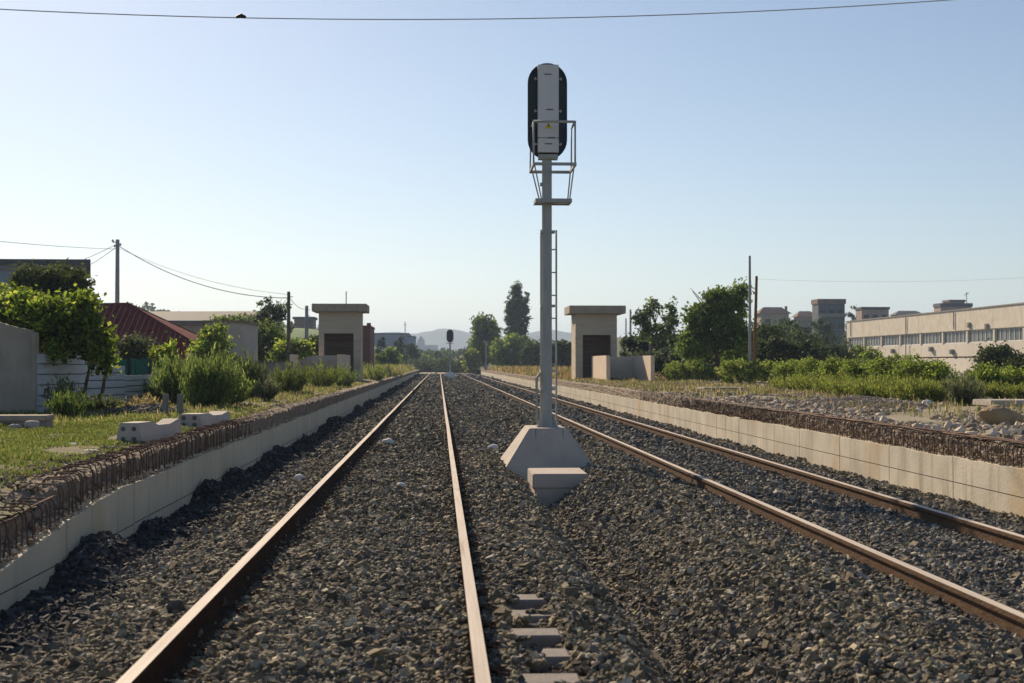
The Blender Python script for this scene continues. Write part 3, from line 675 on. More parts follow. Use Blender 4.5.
# block in front of the foundation
mb = MB(); xa, xb = PX(532.6, 19.0), PX(588, 19.0)
bk = empty('concrete_block', ((xa+xb)/2, 19.6, -.6)); tag(bk, 'low rectangular concrete block in the ballast in front of the signal foundation', 'concrete block')
hx = (xb-xa)/2
b = MB(); b.box(-hx, hx, -.6, .5, .27, .467); b.build('upper_block', 'conc', bk, bevel=.012)
b = MB(); b.box(-hx+.03, hx-.01, -.585, .48, -.35, .268); b.build('lower_block', 'conc', bk, bevel=.01)

# distant signals
def far_signal(x, y, z0, z1, hw, hh, label, plinth):
    e = empty('railway_signal', (x, y, z0)); tag(e, label, 'railway signal')
    b = MB(); b.prism(capsule(0, z1-z0-hh, hw, hh, 8), 'y', -.03, .03); b.build('signal_plate', 'black', e)
    b = MB(); b.tube([(0, .1, 0), (0, .1, z1-z0-hh)], .09, 8); b.build('post', 'galv_l', e)
    b = MB(); b.box(-.45, .45, -.3, .5, z1-z0-2*hh-.15, z1-z0-2*hh-.05); b.build('platform', 'galv', e)
    if plinth: b = MB(); b.frustum((-.9, .9, -.9, .9), (-.4, .4, -.4, .4), -.4, .45); b.build('foundation', 'white', e)
Y = 170; far_signal(PX(450, Y), Y, -.1, PZ(329.5, Y), .42, .78, 'small distant signal with a black oval head standing between the two tracks', True)
Y = 195; far_signal(PX(486, Y), Y, .4, PZ(329, Y), .36, .85, 'small distant signal with a dark head in front of the bushy tree by the platform', False)

# ================================================================== stair shelters
def shelter(mirror, Y, u0, u1, uo0, uo1, vopen, ur0, ur1, vr0, vr1, depth, label, z0=.3):
    x0, x1 = PX(u0, Y), PX(u1, Y); xo0, xo1 = PX(uo0, Y), PX(uo1, Y); cx = (x0+x1)/2
    e = empty('stair_shelter', (cx, Y, z0)); tag(e, label, 'shelter')
    zt = PZ(vr1, Y)-z0; zo = PZ(vopen, Y)-z0; zR = PZ(vr0, Y)-z0
    a, b_, c, d = x0-cx, x1-cx, xo0-cx, xo1-cx; m = MB()
    for p, q in ((a, c), (d, b_)): m.box(p, q, 0, .25, 0, zo)          # front piers
    m.box(a, b_, 0, .25, zo, zt)                                        # lintel
    m.box(a, a+.2, .251, depth-.2, 0, zt); m.box(b_-.2, b_, .251, depth-.2, 0, zt)
    m.build('wall', 'shelter', e)
    m = MB(); m.box(a, b_, depth-.199, depth, 0, zt-.002); m.build('back_wall', 'board', e)
    m = MB(); r0, r1 = PX(ur0, Y-.5)-cx, PX(ur1, Y-.5)-cx; m.box(r0, r1, -.5, depth+.3, zt+.002, zR); m.build('roof', 'slab', e, bevel=.02)
    m = MB(); m.box(c+.002, d-.002, .27, depth-.21, 0.0, .06); m.build('threshold', 'conc_d', e)
    return e
shelter(0, 80, 318.6, 360.5, 324, 353.5, 333.5, 311.5, 366.5, 304.2, 312, 2.5, 'concrete stair shelter with a flat slab roof and dark opening beside the brick building')
shelter(1, 80, 575.5, 617, 582.8, 611, 334.8, 569.5, 626, 305.5, 313.5, 2.5, 'concrete stair shelter with a flat slab roof and dark opening behind the signal ladder')
def parapet(xa, xb, xc, xd, y0, y1, zt, label):
    e = empty('stair_parapet', ((xa+xd)/2, y0, .3)); tag(e, label, 'parapet'); c = (xa+xd)/2; m = MB()
    m.box(xa-c, xb-c, 0, y1-y0, 0, zt-.3); m.box(xc-c, xd-c, 0, y1-y0, 0, zt-.3)
    m.build('side_wall', 'parapet', e, bevel=.01)
    m = MB(); m.box(xb-c+.002, xc-c-.002, y1-y0-.2, y1-y0, 0, zt-.32); m.build('cross_wall', 'parapet', e)
parapet(-7.72, -7.5, -5.28, -5.0, 73, 79.4, 1.86, 'low U shaped concrete parapet in front of the shelter, half hidden by green weeds')
parapet(8.6, 8.8, 10.9, 11.1, 71.7, 78.6, 1.8, 'low U shaped concrete parapet with a sunlit end on the platform near the round hedge')
# aerial and lumps on the roof
b = MB(); b.tube([(0, 0, 0), (0, 0, .75)], .03, 5); o = b.build('aerial', 'greyb'); o.location = (PX(346, 80.5), 80.5, PZ(304.2, 80)); tag(o, 'thin aerial standing on the roof slab of the shelter', 'aerial')

# ================================================================== poles and wires
def pole(name, label, u, Y, vt, v0, r, m, kind=0, lean=0):
    x = PX(u, Y); zt = PZ(vt, Y); e = empty(name, (x, Y, .1)); tag(e, label, 'pole'); b = MB()
    b.tube([(0, 0, -.3), (lean, 0, zt-.1)], [r*1.25, r*.85], 9); b.build('shaft', m, e, smooth=True)
    if kind == 1:
        b = MB(); b.tube([(-.28, 0, zt-.28), (.12, 0, zt-.2)], .03, 6); b.build('bracket', 'galv', e)
        for dx, dz in ((-.28, -.12), (-.16, -.42), (.16, -.34)):
            b = MB(); b.tube([(dx, 0, zt-.1+dz-.03), (dx, 0, zt-.1+dz+.03), (dx, 0, zt-.1+dz+.12)], [.05, .085, .04], 8); b.build('insulator', 'white', e)
    if kind == 2:
        for dz in (-.3, -.7): b = MB(); b.tube([(0, 0, zt-.1+dz), (.22, 0, zt-.1+dz+.03)], .025, 6); b.build('hook', 'galv', e)
    return e
pole('utility_pole', 'tall grey concrete utility pole with insulators behind the red roof', 117, 84, 241, 305, .13, 'poleconc', 1)
pole('utility_pole', 'dark wooden utility pole beside the thin leafed tree', 288.5, 75, 292, 370, .10, 'polewood', 2)
pole('utility_pole', 'pale concrete pole between the dark pole and the stair shelter', 306.5, 95, 306, 360, .13, 'poleconc', 2)
pole('utility_pole', 'pale slender pole rising in front of the hedge by the big tree', 750, 62, 254.5, 385, .062, 'poleconc')
pole('utility_pole', 'brown pole leaning slightly against its pale neighbour', 753.5, 66, 275, 385, .075, 'polebrown', lean=.16)
pole('utility_pole', 'grey pole rising through the sparse tree behind the parapet', 650, 92, 303, 360, .085, 'poleconc', 2)
pole('utility_pole', 'taller of two short poles just beyond the shelter roof end', 630.5, 150, 309, 345, .12, 'poleconc')
pole('utility_pole', 'shorter thin pole just beyond the shelter roof end', 626, 165, 318, 345, .09, 'poleconc')
def wire(label, pts, r, m='wire', sag=0.0, n=24, clamp=None):
    a, b = Vector(pts[0]), Vector(pts[1]); b_ = MB()
    P_ = [a.lerp(b, i/n)-Vector((0, 0, sag*4*(i/n)*(1-i/n))) for i in range(n+1)]
    b_.tube(P_, r, 5); o = b_.build('overhead_wire', m, smooth=True); tag(o, label, 'wire', 'overhead wires')
    if clamp:
        c = MB(); q = P(*clamp); c.tube([q+Vector((-.07, 0, -.005)), q+Vector((.0, 0, .02)), q+Vector((.07, 0, -.005))], [.03, .045, .03], 8); k = c.build('wire_clamp', 'black', o)
wire('long thin wire crossing the open sky above the signal', (P(-260, -8, 30), P(1250, -28, 30)), .012, 'wire_l', .80, 40)
cl = MB(); q = P(241, 17, 29.93); cl.tube([q+Vector((-.10, 0, -.005)), q+Vector((.0, 0, .03)), q+Vector((.10, 0, -.005))], [.03, .05, .03], 8)
o = cl.build('wire_clamp', 'black'); tag(o, 'small dark clamp on the wire high in the open sky', 'clamp')
pt = lambda dv=0: P(116.5, 245+dv, 60)
wire('wire running off from the concrete pole above the flat blue grey building', (P(-140, 226, 40), P(116, 249, 84)), .012, 'wire', .12)
wire('upper of two wires dropping from the concrete pole behind the blue grey building', (P(113, 246, 84), P(72, 264, 88)), .016, 'wire', .05)
wire('lower of two wires dropping from the concrete pole behind the blue grey building', (P(115, 248, 84), P(86, 267, 88)), .016, 'wire', .05)
wire('thick dark wire sagging between the concrete pole and the dark wooden pole', (P(119, 246, 84), P(288, 298, 75)), .022, 'wire', .75)
wire('thin wire sagging just above the thick one towards the dark wooden pole', (P(119, 248, 84), P(288, 294.5, 75)), .011, 'wire_l', .45)
wire('short wire between the dark wooden pole and the pale concrete pole', (P(290, 298, 75), P(306, 309, 95)), .015, 'wire', .2)
wire('faint wire running out from the leaning brown pole over the factory', (P(756, 279, 66), P(1300, 250, 60)), .004, 'wire_l', .6)

# ================================================================== left side
# grey wall, plank fence
xw0, xw1 = -11.5, PX(36, 27)
e = empty('concrete_garden_wall', (xw1, 27, .3)); tag(e, 'weathered grey concrete wall joined to the plank fence at the lawn edge', 'wall')
b = MB(); top = [(xw0-xw1, 1.95), (-1.0, 1.86), (-.72, 1.86), (-.45, 1.78), (-.09, 1.70), (-.09, -.4), (xw0-xw1, -.4)]
b.prism(top, 'y', 0, .16); b.build('panel', 'conc_d', e)
b = MB(); b.box(-.085, .0, -.03, .19, -.4, 1.66); b.build('post', 'conc_d', e, bevel=.008)
def plank_fence(label, p0, p1, z0, h0, h1, name='plank_fence', m='fence_w', np_=6):
    a, b_ = Vector((*p0, z0)), Vector((*p1, z0)); L_ = (b_-a).length; e = empty(name, a, math.atan2(b_.y-a.y, b_.x-a.x)); tag(e, label, 'fence', 'plank fence')
    mb = MB(); k = 9
    for r_ in range(np_):
        za, zb = h0*r_/np_, h0*(r_+1)/np_; ya = random.uniform(-.012, .012)
        sc = h1/h0
        for i in range(1):
            mb.poly([(0, ya, za+.012), (L_, ya, za*sc+.012), (L_, ya+.02, za*sc+.012), (0, ya+.02, za+.012), (0, ya-.012, zb-.012), (L_, ya-.012, zb*sc-.012), (L_, ya+.012, zb*sc-.012), (0, ya+.012, zb-.012)],
                    [(3, 2, 1, 0), (4, 5, 6, 7), (0, 1, 5, 4), (1, 2, 6, 5), (2, 3, 7, 6), (3, 0, 4, 7)])
    mb.build('plank_panel', m, e)
    mb = MB(); mb.box(0, L_, .035, .05, 0, min(h0, h1)-.05); mb.build('backing', 'greyb', e)
    for x in (0, L_): mb = MB(); mb.box(x-.03, x+.03, .052, .11, -.2, (h0 if x == 0 else h1)-.03); mb.build('post', 'conc_d', e)
    return e
F0, F1 = Vector((PX(36.5, 27), 27.05)), Vector((-7.0, 34.5))
fl = lambda t: tuple(F0.lerp(F1, t))
plank_fence('highest bay of the whitewashed plank fence, joined to the grey wall', fl(0), fl(.36), .35, 1.22, 1.20)
plank_fence('bay of the whitewashed plank fence hung over by the leafy vine', fl(.362), fl(.72), .33, 1.02, 1.0)
plank_fence('lowest bay of the whitewashed plank fence in front of the green sheet', fl(.722), fl(1.0), .33, .78, .78)
g0, g1 = P(112, 364, 36.5), P(155, 364, 36.9)
e = empty('green_screen', (g0.x, g0.y, .3)); tag(e, 'dark green sheet screen above the lowest bay of the plank fence', 'screen')
b = MB(); n = 24; v = []
for i in range(n+1):
    x = (g1.x-g0.x)*i/n; dy = .03*math.sin(i*1.9); v += [(x, dy, 0), (x, dy, PZ(359, 36.5)-.3+.02*math.sin(i*.7)), (x, dy+.012, PZ(359, 36.5)-.3+.02*math.sin(i*.7)), (x, dy+.012, 0)]
b.poly(v, [(i*4+j, i*4+(j+1) % 4, i*4+4+(j+1) % 4, i*4+4+j) for i in range(n) for j in range(4)]); b.build('sheet', 'green', e)
for x in (0.1, (g1.x-g0.x)*.43, (g1.x-g0.x)-.05): b = MB(); b.tube([(x, -.04, -.2), (x, -.04, PZ(358, 36.5)-.3)], .022, 6); b.build('stake', 'gapd', e)
# slab by the wall, stones
b = MB(); b.box(PX(-60, 21), PX(47, 21), 21, 21.45, .52, .60); b.box(PX(-60, 21)+.1, PX(46, 21), 21.06, 21.4, .2, .519)
tag(b.build('concrete_slab', 'conc_d', bevel=.012), 'flat concrete slab lying at the foot of the weathered grey wall', 'slab')
def stone(name, label, p, s, m, sub=3, seed=0, flat=(1, 1, .7), cat='stone'):
    import bmesh
    bm = bmesh.new(); bmesh.ops.create_icosphere(bm, subdivisions=sub, radius=1); r_ = np.random.default_rng(seed)
    dirs = r_.normal(size=(9, 3)); dirs /= np.linalg.norm(dirs, axis=1)[:, None]; lim = r_.uniform(.62, .9, 9)
    for v_ in bm.verts:
        c = np.array(v_.co)
        for d, l in zip(dirs, lim):
            t = c@d
            if t > l: c = c-d*(t-l)*.9
        v_.co = c*(1+r_.normal()*.012)*np.array(flat)*s
    me = bpy.data.meshes.new(name); bm.to_mesh(me); bm.free(); o = link(name, me, m); o.location = p; tag(o, label, cat); return o
stone('stone', 'pale squat stone leaning on the slab by the grey wall', P(32, 426, 20.7), .13, 'conc', seed=3)
stone('stone', 'small pale flat stone beside the squat one near the slab', P(15, 428, 20.7), .10, 'conc', seed=4)
stone('boulder', 'large tan boulder on the rubble near the pale wall end', (PX(1001, 21.6), 21.6, .50), .37, 'boulder', 4, 11, (1.05, .8, .62), 'boulder')
stone('stone', 'small white rounded stone at the edge of the green reeds', P(927, 403.5, 30), .12, 'white', seed=6)
stone('stone', 'white stone lying beside the boulder on the rubble', P(1021, 437, 20.5), .11, 'white', seed=8)
stone('stone', 'pale pebble left near the lawn in front of the precast block', P(72, 446, 16.5), .06, 'white', seed=9)
stone('stone', 'flat pale stone on the lawn before the precast block', P(92, 452, 15.8), .08, 'white', 3, 12, (1.6, 1, .4))
for i, (u, v, Yz, s, lab) in enumerate([(274, 508, 12.2, .055, 'white stone touching the rail nearest the grey wall'), (299, 461, 18.6, .06, 'small white stone in the ballast halfway to the grey wall'),
        (388, 431.5, 26.5, .10, 'white lump just inside the rail further along the track'), (493, 431.5, 25.4, .085, 'white scrap in the ballast between rail and foundation'),
        (401, 470, 17.2, .045, 'tiny pale pebble in the middle of the track')]):
    p = P(u, v, Yz); p.z = float(bed(np.array([p.x]), np.array([p.y]))[0])+.05; stone('stone', lab, p, s, 'white', 2, 20+i, (1.3, 1, .8))
# precast ballast blocks with holes (sleeper ends)
def precast(label, u0, u1, vb, Y, length, rz, prof_w, prof_h):
    p = P((u0+u1)/2, vb, Y); e = empty('precast_block', (p.x, Y, zl(np.array([p.x]), np.array([Y]))[0]-.03), rz); tag(e, label, 'precast block', 'precast blocks on the lawn')
    w0 = prof_w; b = MB(); h = prof_h
    secs = [(0, w0, h), (.5, w0, h), (.75, w0*.95, h*.8), (1.2, w0*.9, h*.78), (1.5, w0*.97, h*.98), (length, w0, h)]
    for y, w_, h_ in secs: b.v += [(-w_/2, y, 0), (w_/2, y, 0), (w_/2*.72, y, h_), (-w_/2*.72, y, h_)]
    for i in range(len(secs)-1):
        for j in range(4): b.f.append((i*4+j, i*4+(j+1) % 4, i*4+4+(j+1) % 4, i*4+4+j)); b.m.append(0)
    b.f += [(0, 1, 2, 3), tuple(len(secs)*4-4+j for j in (3, 2, 1, 0))]; b.m += [0, 0]
    b.build('block', 'conc', e, bevel=.012)
    for x in (-.17, .17):
        for z in (.25, .72):
            k = MB(); k.tube([(x*w0*1.2, -.004, h*z), (x*w0*1.2, .02, h*z)], .035*w0/.4, 10); k.build('hole', 'hole', e)
    return e
precast('precast concrete block with four round holes in its end, nearest the rusty hoops', 116, 141, 450, 17.6, 1.52, R(-9), .34, .27)
precast('second precast concrete block lying beneath two short upright stakes', 176, 202, 430, 21.6, 1.51, R(-9), .42, .22)
for i, (u, lab) in enumerate([(165.5, 'short grey upright stake by the precast blocks, further from the hoops'), (180, 'short grey upright stake by the precast blocks, closer to the hoops')]):
    p = P(u, 415, 24.5); b = MB(); b.box(-.05, .05, -.03, .03, -.1, .42); b.box(-.03, .03, -.045, -.03, .05, .40); o = b.build('stake', 'greyb', bevel=.006); o.location = (p.x, 24.5, .42); tag(o, lab, 'stake')
# closed garden parasol
p = P(180, 366, 38); e = empty('garden_parasol', (p.x, 38, .3)); tag(e, 'folded dark red garden parasol standing among the shrubs', 'parasol')
b = MB(); zt = PZ(338, 38)-.3; b.tube([(0, 0, -.1), (0, 0, zt+.06)], .02, 6); b.build('pole', 'conc_d', e)
b = MB(); n = 10; hs = [zt, zt-.18, zt-.55, zt-.95, zt-1.02]; rs = [.02, .09, .16, .21, .14]
for z, r_ in zip(hs, rs):
    for j in range(n): a = 6.283*j/n; q = r_*(1 if j % 2 else .72); b.v.append((q*math.cos(a), q*math.sin(a), z))
for i in range(len(hs)-1):
    for j in range(n): b.f.append((i*n+j, i*n+(j+1) % n, (i+1)*n+(j+1) % n, (i+1)*n+j)); b.m.append(0)
b.build('canopy', 'redcloth', e)
# red roofed house (hip roof)
Y = 72; xr = PX(128, Y); xe = PX(216, Y); zr1 = PZ(305, Y); ze = PZ(354, Y); xL = -31
e = empty('house', (xe, Y, .2)); tag(e, 'low house with a dark red tiled hip roof and pale eaves', 'house')
def rel(p): return (p[0]-xe, p[1]-Y, p[2]-.2)
b = MB(); A, B_, C_, D_ = (xL, Y-1, ze), (xe, Y-1, ze), (xe, Y+9, ze), (xL, Y+9, ze); R1, R2 = (xL+4, Y+4, zr1), (xr*76/72, Y+4, zr1*1.05)
low = [rel((p[0], p[1], ze-.12)) for p in (A, B_, C_, D_)]
b.poly([rel(q) for q in (A, B_, C_, D_, R1, R2)]+low, [(0, 1, 5, 4), (1, 2, 5), (2, 3, 4, 5), (3, 0, 4), (0, 6, 7, 1), (1, 7, 8, 2), (2, 8, 9, 3), (3, 9, 6, 0), (9, 8, 7, 6)]); rf = b.build('roof', 'redroof', e)
for pa, pb in (((B_), R2), (R1, R2), (C_, R2)):
    b = MB(); b.tube([rel(pa), rel(pb)], .05, 6); b.build('ridge_cap', 'redroof', rf)
b = MB()                                                            # tile ribs on the face above the eaves
for i in range(60):
    x = xL+1+(xe-xL-1)*i/60; k = 1 if x < R2[0] else (xe-x)/(xe-R2[0]); k = min(k, (x-xL)/4 if x < xL+4 else k)
    b.tube([rel((x, Y-1, ze+.02)), rel((x, Y-1+5*k, ze+.02+(R2[2]-ze)*k))], .03, 4)
tag(b.build('tile_ribs', 'redroof', rf), kind='stuff')
b = MB(); b.box(xL-xe+.4, -.5, -.6, 8.6, -1.2, ze-.33); b.build('wall', 'plaster', e)
b = MB(); b.box(xL-xe+.2, -.2, -1.12, -1.01, ze-.36, ze-.17); b.build('eaves_board', 'parapet', e)
for x in (-7.5, -3.2): b = MB(); b.box(x, x+1.1, -.66, -.602, .5, 1.4); b.build('window', 'glass', e)
# blue grey building top left
def block_building(name, label, cat, x0, x1, y0, y1, z0, z1, m, roofm='darkroof', over=.3, rt=.3, wins=(), wmat='glass', overh=None, skew=0):
    cx = (x0+x1)/2; e = empty(name, (cx, y0, z0)); tag(e, label, cat); a, b_ = x0-cx, x1-cx; D = y1-y0; H = z1-z0
    b = MB(); b.prism([(a, 0), (b_, 0), (b_+skew, D), (a, D)], 'z', 0, H-rt-.002); b.build('wall', m, e)
    b = MB(); b.prism([(a-over, -over), (b_+over, -over), (b_+over+skew, D+over), (a-over, D+over)], 'z', H-rt, H); b.build('roof', roofm, e)
    for (u, w_, zlo_, zhi_) in wins:
        b = MB(); b.box(a+u, a+u+w_, -.05, -.003, zlo_, zhi_); k = b.build('window', wmat, e)
        f = MB(); f.box(a+u-.08, a+u+w_+.08, -.09, -.051, zhi_, zhi_+.1); f.box(a+u-.08, a+u+w_+.08, -.12, -.051, zlo_-.1, zlo_); f.box(a+u+w_/2-.03, a+u+w_/2+.03, -.07, -.051, zlo_, zhi_); f.build('frame', 'white', k)
    return e
Y = 92
e = block_building('industrial_building', 'blue grey panelled building with a dark overhanging flat roof behind the vine', 'building', -42, PX(86, Y), Y, Y+14, -.7, PZ(261, Y), 'bluepanel', 'darkroof', .35, .35, skew=-3.6)
b = MB(); w_ = (PX(86, Y)+42)/2
for i in range(14): b.box(-w_+i*1.5, -w_+i*1.5+.05, -.03, -.002, .1, PZ(268, Y))
b.build('panel_ribs', 'darkroof', e)
b = MB(); b.box(-w_, w_, -.1, -.031, PZ(272, Y)+.7, PZ(270, Y)+.75); b.build('gutter', 'greyb', e)
# long low grey roof
Y = 150; block_building('warehouse', 'long low warehouse with a flat grey roof band beyond the concrete hut', 'warehouse', PX(60, Y), PX(256, Y), Y, Y+35, -.7, PZ(322, Y)+.1, 'greyb', 'greyroof', .3, .2, skew=-4.5)
e = [o for o in COL.objects if o.name.startswith('warehouse')][0]
b = MB(); xa, xb = PX(60, Y)-.3, PX(256, Y)+.3; cxx2 = e.location.x; zR = PZ(322, Y)+.1+.7
b.poly([(xa-cxx2, -.3, zR+.004), (xb-cxx2, -.3, zR+.004), (xb-cxx2-4.5, 35.3, zR+.004), (xa-cxx2, 35.3, zR+.004), (xa-cxx2+4, 12, PZ(312, 162)+.7), (xb-cxx2-1.5, 12, PZ(311.5, 162)+.7)], [(0, 1, 5, 4), (1, 2, 5), (2, 3, 4, 5), (3, 0, 4), (3, 2, 1, 0)]); b.build('pitched_roof', 'greyroof', e)
# concrete hut
Y = 62; xA, xB = PX(205, Y), PX(243, Y)
e = empty('concrete_hut', (xA, Y, .1)); tag(e, 'plain grey concrete hut with a flat rusty edged roof', 'hut'); H = PZ(323, Y)-.1
b = MB(); b.poly([(0, 0, 0), (xB-xA, 0, 0), (xB-xA, 5, 0), (-.8, 5, 0), (0, 0, H), (xB-xA, 0, H), (xB-xA, 5, H), (-.8, 5, H)], [(3, 2, 1, 0), (4, 5, 6, 7), (0, 1, 5, 4), (1, 2, 6, 5), (2, 3, 7, 6), (3, 0, 4, 7)]); b.build('wall', 'conc', e)
b = MB(); b.poly([(-.1, -.12, H+.002), (xB-xA+.08, -.12, H+.002), (xB-xA+.08, 5.1, H+.002), (-.9, 5.1, H+.002), (-.1, -.12, H+.1), (xB-xA+.08, -.12, H+.1), (xB-xA+.08, 5.1, H+.1), (-.9, 5.1, H+.1)], [(3, 2, 1, 0), (4, 5, 6, 7), (0, 1, 5, 4), (1, 2, 6, 5), (2, 3, 7, 6), (3, 0, 4, 7)]); b.build('roof', 'conc_lip', e)
b = MB(); xx = xB-xA+.7; b.tube([(xB-xA+.05, 3.2, .2), (xB-xA+.05, 3.2, 1.9)], .03, 5); b.build('pipe', 'white', e)
Y = 88; block_building('annex', 'low dark roofed annex adjoining the concrete hut beside the red roof', 'annex', PX(170, Y), PX(213, Y), Y, Y+6, .0, PZ(324, Y), 'conc_d', 'conc_lip', .1, .12)
Y = 66; e = empty('low_wall', (PX(250, Y), Y, .1)); tag(e, 'low grey concrete wall between the hut and the stair parapet', 'wall')
b = MB(); L_ = PX(293, Y)-PX(250, Y); b.box(0, L_, 0, .2, -.3, PZ(363, Y)-.1); b.build('panel', 'conc_d', e)
b = MB(); b.box(-.05, L_+.05, -.04, .24, PZ(363, Y)-.098, PZ(361.5, Y)-.1); b.build('coping', 'greyb', e)
# brick building behind the shelter
Y = 105; e = block_building('brick_building', 'dark red brick building just behind the stair shelter', 'building', PX(330, Y), PX(370, Y), Y, Y+7, 0, PZ(325.5, Y), 'brick', 'brick', .05, .15)
b = MB(); wd = (PX(370, Y)-PX(330, Y))/2; b.box(wd-.25, wd+.05, -.05, .3, PZ(325.5, Y)+.002, PZ(323, Y)); b.build('chimney', 'brick', e)
# house on the green rise
Y = 290; block_building('hill_house', 'small brown house with a dark flat roof on top of the green rise', 'house', PX(294, Y), PX(313, Y), Y, Y+7, PZ(327, Y)-1, PZ(317, Y), 'brown', 'darkroof', .3, .5)
# pale blue building at the end
Y = 420; block_building('factory_hall', 'long bluish hall with a flat roof far beyond the brick building', 'hall', PX(366, Y), PX(408, Y), Y, Y+40, 0, PZ(333, Y), 'bluepanel', 'greyroof', .3, .4, [(1.5+2.2*i, 1.3, 5.2, 6.6) for i in range(5)])
Y = 400; block_building('office_block', 'smaller bluish block adjoining the end of the far hall', 'building', PX(407.5, Y), PX(415, Y), Y, Y+20, 0, PZ(336, Y), 'bluepanel', 'greyroof', .1, .3)
b = MB(); b.tube([(0, 0, 0), (0, 0, (333-321)/FPX*415)], .13, 5); b.tube([(-.5, 0, 2.6), (.5, 0, 2.6)], .08, 4); o = b.build('mast', 'greyb'); o.location = (PX(405, 425), 425, PZ(333, 420)); tag(o, 'thin mast on the roof of the far hall', 'mast')
Y = 1500; e = empty('church', (PX(421, Y), Y, 0)); tag(e, 'hazy church tower silhouette in front of the blue mountains', 'church')
b = MB(); b.box(-4, 4, 0, 8, 0, PZ(341, Y)); b.build('tower', 'greyb', e); b = MB(); b.frustum((-4, 4, 0, 8), (-.3, .3, 3.7, 4.3), PZ(341, Y)+.01, PZ(336, Y)); b.build('spire', 'darkroof', e); b = MB(); b.box(-22, 18, 9, 20, 0, PZ(345, Y)); b.build('nave', 'greyb', e)

# ================================================================== right side buildings
# long factory parallel to the tracks
XF = 64.6; e = empty('factory_building', (XF, 130, .2)); tag(e, 'long sunlit factory with rust streaked cream panels above a band of windows', 'factory')
Y1 = 218.4; bays = [Y1-8.33*i for i in range(12)]
b = MB(); b.box(0, 20, 0, Y1-130, -.8, 3.75); b.build('lower_wall', 'facwhite', e)
b = MB(); b.box(.25, 20, 0, Y1-130, 3.751, 5.3); b.build('window_recess', 'greyb', e)
for i in range(11):
    ya, yb = bays[i+1]-130, bays[i]-130
    b = MB(); b.box(-.18, 20 if i == 0 else .3, ya+.03, yb-.03, 5.301, 7.8); b.build('fascia_panel', 'factory', e)
    b = MB(); b.box(-.08, .24, yb-.45, yb, 3.752, 5.298); b.build('pier', 'facwhite', e)
    f = MB(); y0_, y1_ = ya+.02, yb-.47
    f.box(.10, .16, y0_, y1_, 3.753, 3.85); f.box(.10, .16, y0_, y1_, 5.2, 5.297); n = 6
    for k in range(n+1): yy = y0_+(y1_-y0_)*k/n; f.box(.09, .17, max(y0_, yy-.05), min(y1_, yy+.05), 3.851, 5.199)
    w = f.build('window', 'white', e)
    g = MB(); g.box(.165, .2, y0_+.06, y1_-.06, 3.86, 5.19); g.build('pane', 'glass', w)
b = MB(); b.box(-.3, 20, -.1, Y1-130+.2, 7.802, 7.95); b.build('roof_edge', 'greyb', e)
for yy in (216, 190, 172): b = MB(); b.tube([(-.3, yy-130, 7.7), (-.3, yy-130, 5.5)] if yy != 190 else [(-.3, yy-130, 7.6), (-.3, yy-130, .5)], .07, 5); b.build('downpipe', 'greyb', e)
for yy, zz, s_ in ((196, 3.0, 1), (180.5, 3.1, 1), (173, 2.7, -1), (167, 5.9, 1), (161.5, 5.6, 1), (157, 2.9, 1)):
    b = MB(); b.box(-.4, -.0, yy-130-.4, yy-130+.4, zz-.3, zz+.3); b.tube([(-.41, yy-130, zz), (-.45, yy-130, zz)], .25, 10); b.build('fan_unit', 'greyb', e)
e = empty('boundary_wall', (60, 118, .2)); tag(e, 'long pale boundary wall with a dark pipe on top before the factory', 'wall')
b = MB(); b.box(0, .25, 0, 90, -.8, 1.75); b.build('panel', 'facwhite', e)
b = MB(); b.tube([(.1, 0, 1.95), (.1, 90, 1.95)], .10, 6); 
for i in range(31): b.box(.06, .14, i*3-.04 if i else 0, i*3+.04, 1.751, 1.9)
b.build('pipe', 'rust', e)
# houses on the rise
def house(label, u0, u1, v0, v1, Y, m, roof='flat', roofm='darkroof', nwin=2, rows=2, base=2.0):
    x0, x1 = PX(u0, Y), PX(u1, Y); zt = PZ(v1, Y); e = empty('hillside_house', ((x0+x1)/2, Y, base)); tag(e, label, 'house', 'houses on the rise'); w = (x1-x0)/2
    b = MB(); b.box(-w, w, 0, 5, 0, zt-base); b.build('wall', m, e)
    zr_ = PZ(v0, Y)-base; z1_ = zt-base+.004; b = MB(); o_ = .6
    if roof == 'hip': b.poly([(-w-o_, -o_, z1_), (w+o_, -o_, z1_), (w+o_, 5+o_, z1_), (-w-o_, 5+o_, z1_), (-w*.65, 2.5, zr_), (w*.65, 2.5, zr_)], [(0, 1, 5, 4), (1, 2, 5), (2, 3, 4, 5), (3, 0, 4), (3, 2, 1, 0)])
    else: b.box(-w-.2, w+.2, -.3, 5.2, z1_, zr_)
    b.build('roof', roofm, e)
    H = zt-base
    for r_ in range(rows):
        for k in range(nwin):
            cx_ = -w+(k+.5)*2*w/nwin; z = H-1.9-r_*3.0
            if z < .4: continue
            b = MB(); b.box(cx_-.6, cx_+.6, -.06, -.004, z-.6, z+.6); f = b.build('window', 'gapd', e)
            g = MB(); g.box(cx_-.75, cx_+.75, -.14, -.061, z-.72, z-.6); g.build('sill', 'greyb', f)
            if r_ == 0 and nwin > 2: g = MB(); g.box(cx_-1, cx_+1, -1.0, -.062, z-.95, z-.85); g.box(cx_-1, cx_+1, -1.0, -.95, z-.849, z-.2); g.build('balcony', 'greyb', f)
    return e
house('yellowish house with a low hipped roof and chimney, beyond the dark trees', 761, 789, 306, 313, 330, 'cream', 'hip', 'brown', 2, 3)
e = [o for o in COL.objects if o.name == 'hillside_house'][0]; b = MB(); b.box(3.0, 3.5, 2, 2.5, PZ(312, 330)-2, PZ(305, 330)-2); b.build('chimney', 'brown', e)
house('pinkish house with a domed looking hip roof beside the blue green tower', 799, 816, 310, 316, 345, 'pinkish', 'hip', 'brown', 2, 2)
